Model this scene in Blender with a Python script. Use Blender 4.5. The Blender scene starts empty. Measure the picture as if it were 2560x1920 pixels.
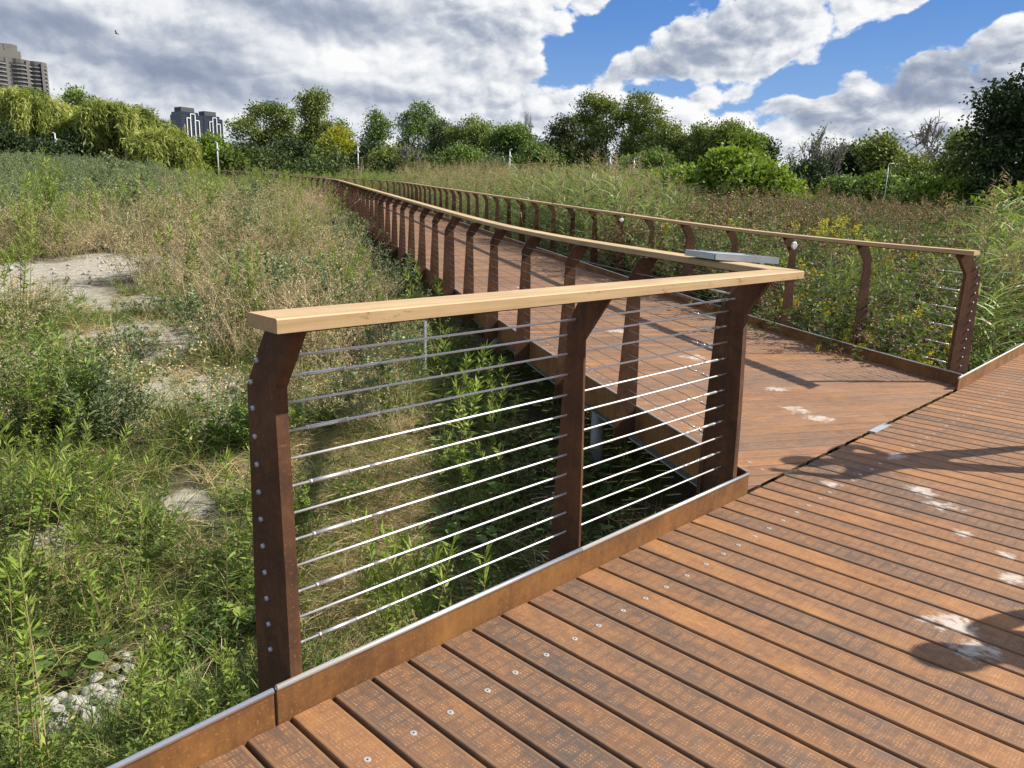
import bpy, math, random
import numpy as np
from mathutils import Vector, Matrix

R = math.radians
sc = bpy.context.scene
COL = sc.collection

# ------------------------------------------------------------------ camera
CAM = np.array([-1.1792, -2.0935, 1.6891])
CR = np.array([0.7045, -0.7093, 0.0260]); CU = np.array([0.1420, 0.1768, 0.9740]); CF = np.array([0.6954, 0.6824, -0.2253])
FPX = 1925.9
YAW = math.atan2(CF[1], CF[0])
cd = bpy.data.cameras.new("camera"); cam = bpy.data.objects.new("camera", cd); COL.objects.link(cam)
cam.matrix_world = Matrix(((CR[0], CU[0], -CF[0], CAM[0]), (CR[1], CU[1], -CF[1], CAM[1]), (CR[2], CU[2], -CF[2], CAM[2]), (0, 0, 0, 1)))
cd.sensor_width = 36; cd.lens = FPX / 2560 * 36; cd.clip_start = 0.05; cd.clip_end = 9000
sc.camera = cam
sc.view_settings.view_transform = 'Standard'; sc.view_settings.look = 'None'
sc.view_settings.exposure = 0.75; sc.view_settings.gamma = 1.0
sc.cycles.max_bounces = 6; sc.cycles.diffuse_bounces = 3; sc.cycles.transmission_bounces = 3; sc.cycles.transparent_max_bounces = 4
sc.cycles.sample_clamp_indirect = 6

# ------------------------------------------------------------------ node helpers
class NT:
    def __init__(s, tree):
        s.t = tree; s.n = tree.nodes; s.l = tree.links
    def new(s, typ, **kw):
        n = s.n.new(typ)
        for k, v in kw.items():
            setattr(n, k, v)
        return n
    def put(s, sock, v):
        if isinstance(v, bpy.types.NodeSocket): s.l.new(v, sock)
        elif v is not None:
            if hasattr(sock, 'default_value'):
                try: sock.default_value = v
                except Exception:
                    sock.default_value = (v, v, v) if not hasattr(v, '__len__') else (*v, 1)[:len(sock.default_value)]
    def m(s, op, a, b=None, c=None, clamp=False):
        n = s.new('ShaderNodeMath', operation=op); n.use_clamp = clamp
        for i, v in enumerate((a, b, c)):
            if v is not None: s.put(n.inputs[i], v)
        return n.outputs[0]
    def vm(s, op, a, b=None):
        n = s.new('ShaderNodeVectorMath', operation=op)
        s.put(n.inputs[0], a)
        if b is not None:
            if op == 'SCALE': s.put(n.inputs[3], b)
            else: s.put(n.inputs[1], b)
        return n.outputs[1] if op in ('LENGTH', 'DISTANCE', 'DOT_PRODUCT') else n.outputs[0]
    def xyz(s, x=0.0, y=0.0, z=0.0):
        n = s.new('ShaderNodeCombineXYZ')
        for i, v in enumerate((x, y, z)): s.put(n.inputs[i], v)
        return n.outputs[0]
    def sep(s, v):
        n = s.new('ShaderNodeSeparateXYZ'); s.put(n.inputs[0], v); return n.outputs
    def noise(s, vec, scale, detail=4, rough=.55, dist=0.0, lac=2.0, out=0):
        n = s.new('ShaderNodeTexNoise')
        if vec is not None: s.put(n.inputs['Vector'], vec)
        s.put(n.inputs['Scale'], scale); s.put(n.inputs['Detail'], detail); s.put(n.inputs['Roughness'], rough)
        s.put(n.inputs['Lacunarity'], lac); s.put(n.inputs['Distortion'], dist)
        return n.outputs[out]
    def ss(s, v, a, b, lo=0.0, hi=1.0):
        n = s.new('ShaderNodeMapRange', interpolation_type='SMOOTHSTEP')
        s.put(n.inputs[0], v); s.put(n.inputs[1], a); s.put(n.inputs[2], b); s.put(n.inputs[3], lo); s.put(n.inputs[4], hi)
        return n.outputs[0]
    def mix(s, f, a, b, blend='MIX'):
        n = s.new('ShaderNodeMix', data_type='RGBA', blend_type=blend)
        s.put(n.inputs[0], f)
        for i, v in ((6, a), (7, b)):
            if isinstance(v, tuple) and len(v) == 3: v = (*v, 1)
            s.put(n.inputs[i], v)
        return n.outputs[2]
    def ramp(s, f, stops):
        n = s.new('ShaderNodeValToRGB'); e = n.color_ramp.elements
        while len(e) < len(stops): e.new(.5)
        for el, (p, c) in zip(e, stops):
            el.position = p; el.color = (*c, 1)
        s.put(n.inputs[0], f); return n.outputs[0]
    def attr(s, name, out='Vector'):
        n = s.new('ShaderNodeAttribute'); n.attribute_name = name; return n.outputs[out]
    def bump(s, h, strength=.3, dist=.01):
        n = s.new('ShaderNodeBump'); s.put(n.inputs['Strength'], strength); s.put(n.inputs['Distance'], dist); s.put(n.inputs['Height'], h); return n.outputs[0]

def material(name):
    m = bpy.data.materials.new(name); m.use_nodes = True
    t = NT(m.node_tree); t.b = m.node_tree.nodes['Principled BSDF']
    return m, t
def simple(name, col, rough=.6, metal=0.0, var=.15, scale=8.0, bump=0.0):
    m, t = material(name)
    co = t.new('ShaderNodeTexCoord').outputs['Object']
    n = t.noise(co, scale, 5)
    c = t.mix(n, tuple(max(0, x * (1 - var)) for x in col), tuple(x * (1 + var) for x in col))
    t.put(t.b.inputs['Base Color'], c); t.b.inputs['Roughness'].default_value = rough; t.b.inputs['Metallic'].default_value = metal
    if bump: t.put(t.b.inputs['Normal'], t.bump(n, bump, .01))
    return m

# ------------------------------------------------------------------ world and sun
SUN_AZ, SUN_EL = R(-40.0), R(42.0)
W = bpy.data.worlds.new("World"); sc.world = W; W.use_nodes = True
w = NT(W.node_tree); bg = W.node_tree.nodes['Background']
sky = w.new('ShaderNodeTexSky', sky_type='NISHITA'); sky.sun_disc = False
sky.sun_elevation = SUN_EL; sky.sun_rotation = math.pi / 2 - SUN_AZ; sky.air_density = 1.0; sky.dust_density = 0.3; sky.ozone_density = 2.0
SHIFT_ = .49; SKYS = 0.055; CLOUDS = .60
bg.inputs[1].default_value = SKYS
dirv = w.new('ShaderNodeTexCoord').outputs['Generated']
dx, dy, dz = w.sep(dirv)
rx = w.m('ADD', w.m('MULTIPLY', dx, math.cos(YAW)), w.m('MULTIPLY', dy, math.sin(YAW)))
ry = w.m('SUBTRACT', w.m('MULTIPLY', dx, math.sin(YAW)), w.m('MULTIPLY', dy, math.cos(YAW)))
az = w.m('ARCTAN2', ry, rx)                 # to the right, radians
el = w.m('ARCSINE', dz)
P = w.xyz(az, w.m('MULTIPLY', w.m('POWER', w.m('MAXIMUM', el, 0.0), .85), 1.35), 0.0)
wrp = w.noise(P, 7.0, 2, .55, out=1)
Pw = w.vm('ADD', P, w.vm('SCALE', w.vm('SUBTRACT', wrp, (.5, .5, .5)), .05))
wrp2 = w.noise(P, 38.0, 1, .6, out=1)
Pv = w.vm('ADD', Pw, w.vm('SCALE', w.vm('SUBTRACT', wrp2, (.5, .5, .5)), .022))
def vor(v, s_):
    n = w.new('ShaderNodeTexVoronoi', feature='F1'); w.put(n.inputs['Vector'], v); n.inputs['Scale'].default_value = s_
    return n.outputs['Distance']
def height(o, det):
    a = w.vm('ADD', Pw, o); b = w.vm('ADD', Pv, o)
    return w.m('ADD', w.m('MULTIPLY', w.noise(a, 13.0, det, .62), .95), w.m('MULTIPLY', vor(b, 26.0), -.36))
h0 = height((0, 0, 0), 7); h1 = height((.006, .010, 0), 5)
big2 = w.noise(Pw, 4.5, 3, .55); big = big2; bigs = w.noise(w.vm('ADD', Pw, (.02, .045, 0.0)), 4.5, 3, .55)
def sky_dir(px, py):
    d = CR * (px - 1280) / FPX - CU * (py - 960) / FPX + CF; d = d / np.linalg.norm(d)
    return YAW - math.atan2(d[1], d[0]), math.asin(d[2])
def blob(px, py, rxp, ryp, rot):
    a0, e0 = sky_dir(px, py); a = w.m('SUBTRACT', az, a0); e = w.m('SUBTRACT', el, e0)
    c, s_ = math.cos(R(rot)), math.sin(R(rot))
    u = w.m('DIVIDE', w.m('ADD', w.m('MULTIPLY', a, c), w.m('MULTIPLY', e, s_)), rxp / FPX)
    v = w.m('DIVIDE', w.m('SUBTRACT', w.m('MULTIPLY', e, c), w.m('MULTIPLY', a, s_)), ryp / FPX)
    q = w.m('ADD', w.m('MULTIPLY', u, u), w.m('MULTIPLY', v, v))
    return w.m('POWER', 2.718, w.m('MULTIPLY', q, -1.0))
def total(bl):
    o = None
    for b in bl:
        v = w.m('MULTIPLY', blob(*b[:5]), b[5]); o = v if o is None else w.m('ADD', o, v)
    return o
holes = total([(1455, 130, 115, 60, 38, .75), (1610, 45, 175, 66, 22, .85), (2260, 98, 180, 42, 22, .80), (2440, 22, 170, 45, 15, .75), (2075, 165, 65, 42, 50, .42),
               (1650, 225, 180, 17, 4, .52), (1890, 235, 125, 26, 25, .58), (2010, 215, 60, 28, 10, .40), (700, 262, 55, 14, 0, .34), (1960, 10, 150, 25, 0, .30), (1420, 8, 60, 16, 20, .3)])
dens = w.m('SUBTRACT', w.m('ADD', w.m('ADD', w.m('ADD', w.m('MULTIPLY', h0, 1.7), -.22), w.m('MULTIPLY', big, .15)), SHIFT_), holes)
clear = w.m('MAXIMUM', w.ss(el, .30, .55, 0.0, .42), w.ss(w.m('ABSOLUTE', az), .75, 1.15, 0.0, .36))     # mostly clear overhead and behind
dens = w.m('SUBTRACT', dens, clear)
mask = w.ss(dens, .31, .52)
rel = w.m('SUBTRACT', h0, h1); rel2 = w.m('SUBTRACT', big2, bigs)
dark = total([(850, 45, 420, 42, -6, .36), (560, 205, 330, 45, -6, .50), (240, 62, 220, 26, 0, .22), (420, 160, 170, 40, 10, .22), (90, 60, 160, 22, 0, .12), (1740, 135, 170, 38, 16, .46), (2430, 165, 250, 50, 18, .36), (1200, 120, 120, 40, 25, .14), (2230, 255, 200, 26, 8, .22), (1000, 250, 250, 22, -5, .2), (480, 120, 160, 28, 0, .14), (1150, 330, 500, 26, 0, .12)])
light = total([(840, 155, 60, 26, -10, .30), (330, 95, 80, 24, -25, .25), (130, 170, 60, 60, 0, .12), (1040, 90, 90, 40, 10, .14), (1260, 175, 130, 80, 0, .20), (860, 145, 100, 30, -15, .26), (350, 70, 90, 30, -20, .18), (130, 190, 90, 50, 0, .2), (2050, 60, 150, 60, 10, .15), (1900, 300, 300, 40, 0, .10), (1560, 105, 80, 30, 40, .25), (2350, 60, 160, 30, 20, .2)])
edge = w.ss(dens, .40, .62, .20, 0.0)
lum = w.m('ADD', w.m('ADD', w.m('MULTIPLY', rel, w.ss(az, -.25, .12, 1.15, 2.1)), w.m('MULTIPLY', rel2, 1.7)), .72)
lum = w.m('ADD', w.m('SUBTRACT', lum, dark), w.m('ADD', light, edge))
ccol = w.ramp(lum, [(0.0, (.27, .32, .44)), (.30, (.37, .42, .53)), (.55, (.56, .60, .68)), (.78, (.80, .825, .865)), (1.0, (.97, .97, .975))])
ccol = w.vm('SCALE', ccol, CLOUDS / SKYS)
blue = w.mix(w.ss(el, 0.0, .28), (.33 / SKYS, .55 / SKYS, .88 / SKYS), (.075 / SKYS, .25 / SKYS, .70 / SKYS))
skyc = w.mix(.8, sky.outputs[0], w.vm('SCALE', blue, CLOUDS))
w.put(bg.inputs[0], w.mix(mask, skyc, ccol))
sd = bpy.data.lights.new("sun", 'SUN'); sd.energy = 4.9; sd.angle = R(.53); sd.color = (1.0, .93, .82)
sun = bpy.data.objects.new("sun", sd); COL.objects.link(sun)
sv = Vector((math.cos(SUN_EL) * math.cos(SUN_AZ), math.cos(SUN_EL) * math.sin(SUN_AZ), math.sin(SUN_EL)))
sun.rotation_euler = sv.to_track_quat('Z', 'Y').to_euler(); sun.location = (20, -20, 40)

# ------------------------------------------------------------------ object helpers
def mesh_np(name, V, F, mats=(), mi=None, attrs=None, smooth=False):
    me = bpy.data.meshes.new(name)
    V = np.ascontiguousarray(V, dtype=np.float32)
    if isinstance(F, np.ndarray):
        k = F.shape[1]; n = len(F); idx = F.astype(np.int32).ravel()
        starts = np.arange(n, dtype=np.int32) * k; tot = np.full(n, k, np.int32)
    else:
        tot = np.array([len(f) for f in F], np.int32); n = len(F)
        idx = np.array([i for f in F for i in f], np.int32); starts = np.concatenate([[0], np.cumsum(tot)[:-1]]).astype(np.int32)
    me.vertices.add(len(V)); me.vertices.foreach_set('co', V.ravel())
    me.loops.add(len(idx)); me.loops.foreach_set('vertex_index', idx)
    me.polygons.add(n); me.polygons.foreach_set('loop_start', starts)
    try: me.polygons.foreach_set('loop_total', tot)
    except Exception: pass
    for m in mats: me.materials.append(m)
    if mi is not None: me.polygons.foreach_set('material_index', np.asarray(mi, np.int32))
    me.polygons.foreach_set('use_smooth', np.full(n, bool(smooth)))
    for (an, dom, typ, data) in (attrs or []):
        a = me.attributes.new(an, typ, dom)
        a.data.foreach_set('vector' if typ == 'FLOAT_VECTOR' else 'value', np.ascontiguousarray(data, np.float32).ravel())
    me.update(calc_edges=True); me.validate()
    return me
def link(name, me, parent=None, loc=None):
    o = bpy.data.objects.new(name, me); COL.objects.link(o)
    if parent is not None: o.parent = parent
    if loc is not None: o.location = loc
    return o
def thing(name, label, cat, loc=(0, 0, 0), group=None, rz=0.0):
    o = bpy.data.objects.new(name, None); COL.objects.link(o); o.location = loc; o.rotation_euler = (0, 0, rz); o.empty_display_size = .2
    return tag(o, label, cat, group)
def tag(o, label, cat, group=None):
    o['label'] = label; o['category'] = cat
    if group: o['group'] = group
    return o
def structure(name, me): 
    o = link(name, me); o['kind'] = 'structure'; return o

class MB:
    """collects geometry into one mesh"""
    def __init__(s): s.V = []; s.F = []; s.M = []; s.R = []; s.n = 0
    def add(s, V, F, mi=0, r=0.5):
        V = np.asarray(V, float).reshape(-1, 3); s.V.append(V)
        for f in F: s.F.append([i + s.n for i in f])
        s.M += [mi] * len(F); s.R += [r] * len(F) if not hasattr(r, '__len__') else list(r); s.n += len(V)
    def quads(s, Q, mi=0, r=None):        # Q (n,4,3)
        Q = np.asarray(Q, float); n = len(Q); s.V.append(Q.reshape(-1, 3))
        s.F += (np.arange(n * 4).reshape(n, 4) + s.n).tolist(); s.M += [mi] * n
        s.R += (list(r) if r is not None else [.5] * n); s.n += n * 4
    def box(s, c, sz, mi=0, rot=None):
        h = np.array(sz) / 2.0; v = np.array([[x, y, z] for x in (-1, 1) for y in (-1, 1) for z in (-1, 1)]) * h
        if rot is not None: v = v @ np.array(rot).T
        s.add(v + np.array(c), [(0, 1, 3, 2), (4, 6, 7, 5), (0, 4, 5, 1), (2, 3, 7, 6), (0, 2, 6, 4), (1, 5, 7, 3)], mi)
    def tube(s, pts, rad, k=6, mi=0, r=.5, cap=True):
        pts = np.asarray(pts, float); n = len(pts); rad = np.broadcast_to(rad, (n,))
        T = np.gradient(pts, axis=0); T /= np.linalg.norm(T, axis=1)[:, None] + 1e-9
        ref = np.array([0, 0, 1.0]) if abs(T[:, 2]).mean() < .8 else np.array([1.0, 0, 0])
        A = np.cross(T, ref); A /= np.linalg.norm(A, axis=1)[:, None] + 1e-9; B = np.cross(T, A)
        a = np.linspace(0, 2 * math.pi, k, endpoint=False)
        V = pts[:, None] + rad[:, None, None] * (np.cos(a)[None, :, None] * A[:, None] + np.sin(a)[None, :, None] * B[:, None])
        F = [(i * k + j, i * k + (j + 1) % k, (i + 1) * k + (j + 1) % k, (i + 1) * k + j) for i in range(n - 1) for j in range(k)]
        if cap: F += [tuple(range(k - 1, -1, -1)), tuple((n - 1) * k + j for j in range(k))]
        s.add(V.reshape(-1, 3), F, mi, r)
    def extrude(s, poly, axis, t0, t1, mi=0):
        """poly: list of (a,b) ; axis 0: (x=t, y=a, z=b)"""
        n = len(poly); V = []
        for t in (t0, t1):
            for a, b in poly: V.append((t, a, b) if axis == 0 else (a, t, b) if axis == 1 else (a, b, t))
        F = [tuple(range(n)), tuple(range(2 * n - 1, n - 1, -1))] + [(i, i + n, (i + 1) % n + n, (i + 1) % n) for i in range(n)]
        s.add(V, F, mi)
    def mesh(s, name, mats, smooth=False):
        V = np.concatenate(s.V); 
        F = s.F
        if F and all(len(f) == 4 for f in F): F = np.array(F)
        return mesh_np(name, V, F, mats, s.M, [('rnd', 'FACE', 'FLOAT', s.R)], smooth)

rng = np.random.default_rng(7)

# ------------------------------------------------------------------ geometry of the place
TH = 1.055; U2 = np.array([math.cos(TH), math.sin(TH)]); L0 = np.array([3.12, .12]); WB = 3.86
_s = np.linspace(-6, 130, 1361)
def _heading(s):
    t = np.clip((s - 41) / 15.0, 0, 1); return TH + R(20) * (t * t * (3 - 2 * t))
_h = _heading(_s); _ds = _s[1] - _s[0]
_X = np.concatenate([[0], np.cumsum(np.cos((_h[1:] + _h[:-1]) / 2) * _ds)]); _Y = np.concatenate([[0], np.cumsum(np.sin((_h[1:] + _h[:-1]) / 2) * _ds)])
i0 = np.argmin(abs(_s)); _X += L0[0] - _X[i0]; _Y += L0[1] - _Y[i0]
def path(s, lat=0.0):
    """point of the branch walkway at distance s, lat metres to the right of its left edge; and the left normal"""
    x = np.interp(s, _s, _X); y = np.interp(s, _s, _Y); h = np.interp(s, _s, _h)
    n = np.stack([-np.sin(h), np.cos(h)], -1)
    return np.stack([x, y], -1) - np.asarray(lat)[..., None] * n if np.ndim(lat) else np.stack([x, y], -1) - lat * n, n
def deckz(s): return .04 * 1.5 * np.log1p(np.exp(np.minimum((np.asarray(s, float) - 4.9) / 1.5, 60)))
def smooth(a, b, x): t = np.clip((x - a) / (b - a), 0, 1); return t * t * (3 - 2 * t)
def sl(x, y):
    """nearest s and lateral offset from the left edge (positive = right) of the branch walkway"""
    x = np.asarray(x, float); y = np.asarray(y, float)
    S = _s[::10]; PX = _X[::10]; PY = _Y[::10]; HH = _h[::10]
    sh = x.shape; xf = x.ravel(); yf = y.ravel(); so = np.empty(xf.shape); lo = np.empty(xf.shape)
    for a in range(0, len(xf), 20000):
        b = slice(a, a + 20000); d = (xf[b, None] - PX[None]) ** 2 + (yf[b, None] - PY[None]) ** 2; i = d.argmin(1)
        dx_, dy_ = xf[b] - PX[i], yf[b] - PY[i]; so[b] = S[i] + dx_ * np.cos(HH[i]) + dy_ * np.sin(HH[i]); lo[b] = dx_ * np.sin(HH[i]) - dy_ * np.cos(HH[i])
    return so.reshape(sh), lo.reshape(sh)
GL = np.array([(0, -1.8), (5.5, -1.75), (8, -1.15), (9.3, -.98), (10.7, -.74), (12.4, -.52), (18, -.28), (25, .15), (35, .8), (45, 1.35), (60, 2.0), (80, 2.65), (100, 3.1), (140, 3.4), (400, 3.6), (9000, 3.6)])
GR = np.array([(0, -1.8), (6, -1.6), (9, -1.3), (15, -.9), (25, -.4), (40, .25), (60, 1.0), (80, 1.6), (100, 2.1), (200, 2.8), (9000, 2.8)])
def ground_z(x, y):
    x = np.asarray(x, float); y = np.asarray(y, float)
    rx_, ry_ = x - CAM[0], y - CAM[1]; D = np.hypot(rx_, ry_)
    b = np.arctan2(rx_ * math.sin(YAW) - ry_ * math.cos(YAW), rx_ * math.cos(YAW) + ry_ * math.sin(YAW))
    wr = smooth(.10, .42, b) * smooth(-3.0, -2.4, -b)
    z = np.interp(D, GL[:, 0], GL[:, 1]) * (1 - wr) + np.interp(D, GR[:, 0], GR[:, 1]) * wr
    z = z + .65 * smooth(-.29, -.50, b) * smooth(38, 75, D)
    am = np.clip(D / 40, .25, 1)
    z = z + am * (.10 * np.sin(x * .9 + 1.3 * np.sin(y * .5)) * np.cos(y * .8 + .7) + .22 * np.sin(x * .23 + 2) * np.sin(y * .21 + .5)) + .035 * np.sin(x * 3.1 + y) * np.sin(y * 2.7 - x * .8)
    # the mound on the left
    md = ((rx_ * math.cos(YAW + .2) + ry_ * math.sin(YAW + .2) - 24) / 9) ** 2 + ((rx_ * math.sin(YAW + .2) - ry_ * math.cos(YAW + .2)) / 5.0) ** 2
    z = z + .55 * np.exp(-md)
    s, lat = sl(x, y)
    inside = smooth(-2.6, -.8, lat) * smooth(7.0, 4.8, lat) * smooth(-7, -4, s) * smooth(135, 128, s)
    lim = deckz(np.clip(s, -5, 125)) - .62
    z = z * (1 - inside) + np.minimum(z, lim) * inside
    ina = smooth(.9, .1, y) * smooth(-20, -12, y)
    z = z * (1 - ina) + np.minimum(z, -1.6) * ina
    return z
def at(px, D):
    """ground point in the direction of picture column px, D metres from the camera"""
    d = CF[:2] / np.linalg.norm(CF[:2]); r_ = np.array([d[1], -d[0]]); t = (px - 1280) / FPX
    q = d + r_ * t; q = q / np.linalg.norm(q); x, y = CAM[0] + q[0] * D, CAM[1] + q[1] * D
    return np.array([x, y, float(ground_z(x, y))])
def height_for(px, D, py, base):
    d = CR * (px - 1280) / FPX - CU * (py - 960) / FPX + CF
    return CAM[2] + D * d[2] / math.hypot(d[0], d[1]) - base

# ------------------------------------------------------------------ materials
def leaf_mat(name, cols, trans=.28, rough=.55, objvar=.25, sheen=0.0):
    m, t = material(name)
    r = t.attr('rnd', 'Fac')
    n = len(cols); c = t.ramp(r, [(i / max(1, n - 1), k) for i, k in enumerate(cols)])
    oi = t.new('ShaderNodeObjectInfo').outputs['Random']
    br = t.m('ADD', t.m('MULTIPLY', oi, objvar), 1 - objvar / 2)
    c = t.vm('SCALE', c, br)
    t.put(t.b.inputs['Base Color'], c); t.b.inputs['Roughness'].default_value = rough; t.b.inputs['Specular IOR Level'].default_value = .25
    tr = t.new('ShaderNodeBsdfTranslucent'); t.put(tr.inputs[0], t.vm('MULTIPLY', c, (1.15, 1.15, .6)))
    mx = t.new('ShaderNodeMixShader'); mx.inputs[0].default_value = trans
    t.l.new(t.b.outputs[0], mx.inputs[1]); t.l.new(tr.outputs[0], mx.inputs[2])
    t.l.new(mx.outputs[0], t.n['Material Output'].inputs['Surface'])
    return m
def rust_mat(name, dark, mid, light, amt=.5, scale=1.0, rough=.75):
    m, t = material(name)
    co = t.new('ShaderNodeTexCoord').outputs['Object']
    g = t.new('ShaderNodeNewGeometry').outputs['Position']
    a = t.noise(g, 3.2 * scale, 6, .62, .6); b = t.noise(g, 26 * scale, 5, .7); st = t.noise(t.vm('MULTIPLY', g, (30, 30, 2.2)), 1.0, 4, .6)
    f = t.m('ADD', t.m('MULTIPLY', a, .6), t.m('ADD', t.m('MULTIPLY', b, .28), t.m('MULTIPLY', st, .22)))
    c = t.ramp(f, [(.32, dark), (.5 + (.5 - amt) * .2, mid), (.72, light)])
    sp = t.ss(t.noise(g, 95, 2, .5), .60, .72)
    c = t.mix(t.m('MULTIPLY', sp, .45), c, tuple(min(1, x * 1.7) for x in light))
    t.put(t.b.inputs['Base Color'], c); t.b.inputs['Roughness'].default_value = rough; t.b.inputs['Specular IOR Level'].default_value = .3
    t.put(t.b.inputs['Normal'], t.bump(b, .25, .004))
    return m
M_POST = rust_mat('post_weathering_steel', (.030, .0145, .008), (.064, .029, .0135), (.135, .060, .025), .45, 1.0)
M_KERB = rust_mat('kerb_weathering_steel', (.050, .027, .015), (.125, .055, .019), (.25, .115, .032), .55, .8)
M_STEEL, t = material('stainless_steel'); t.b.inputs['Base Color'].default_value = (.72, .71, .69, 1); t.b.inputs['Metallic'].default_value = .85; t.b.inputs['Roughness'].default_value = .38
M_CABLE, t = material('stainless_cable'); t.b.inputs['Base Color'].default_value = (.66, .66, .65, 1); t.b.inputs['Metallic'].default_value = .45; t.b.inputs['Roughness'].default_value = .42
M_CABLE2, t = material('dull_stainless_cable'); t.b.inputs['Base Color'].default_value = (.20, .195, .19, 1); t.b.inputs['Metallic'].default_value = .5; t.b.inputs['Roughness'].default_value = .5
M_ZINC = simple('galvanised_steel', (.42, .45, .48), .5, .55, .2, 14)
M_BEAM = simple('galvanised_beam', (.30, .32, .33), .6, .3, .25, 4)
M_DARKST = simple('dark_bracket_steel', (.03, .018, .012), .7, .1)

def wood():
    m, t = material('weathered_hardwood')
    p = t.attr('pl'); u, v, k = t.sep(p)
    q = t.xyz(t.m('MULTIPLY', u, 55), t.m('MULTIPLY', v, 1.6), t.m('MULTIPLY', k, 55))
    g = t.noise(q, 1.0, 6, .6, .4); big = t.noise(t.xyz(u, t.m('MULTIPLY', v, .7), k), 4.0, 3, .5)
    c = t.ramp(t.m('ADD', t.m('MULTIPLY', g, .6), t.m('MULTIPLY', big, .4)), [(.28, (.29, .185, .088)), (.5, (.43, .30, .155)), (.72, (.54, .40, .225))])
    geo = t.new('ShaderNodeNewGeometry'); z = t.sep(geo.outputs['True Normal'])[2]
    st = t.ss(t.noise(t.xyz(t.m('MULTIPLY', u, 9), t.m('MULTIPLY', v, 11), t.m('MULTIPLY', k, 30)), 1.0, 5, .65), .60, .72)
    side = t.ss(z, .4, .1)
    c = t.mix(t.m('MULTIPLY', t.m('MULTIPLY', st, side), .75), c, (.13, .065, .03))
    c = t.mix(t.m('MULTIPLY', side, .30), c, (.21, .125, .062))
    sc_ = t.ss(t.noise(t.xyz(t.m('MULTIPLY', u, 30), t.m('MULTIPLY', v, 22), 3.0), 1.0, 3, .6), .64, .70)
    c = t.mix(t.m('MULTIPLY', sc_, .25), c, (.26, .16, .08))
    t.put(t.b.inputs['Base Color'], c); t.b.inputs['Roughness'].default_value = .62; t.b.inputs['Specular IOR Level'].default_value = .35
    t.put(t.b.inputs['Normal'], t.bump(g, .12, .003))
    return m
M_WOOD = wood()

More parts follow.
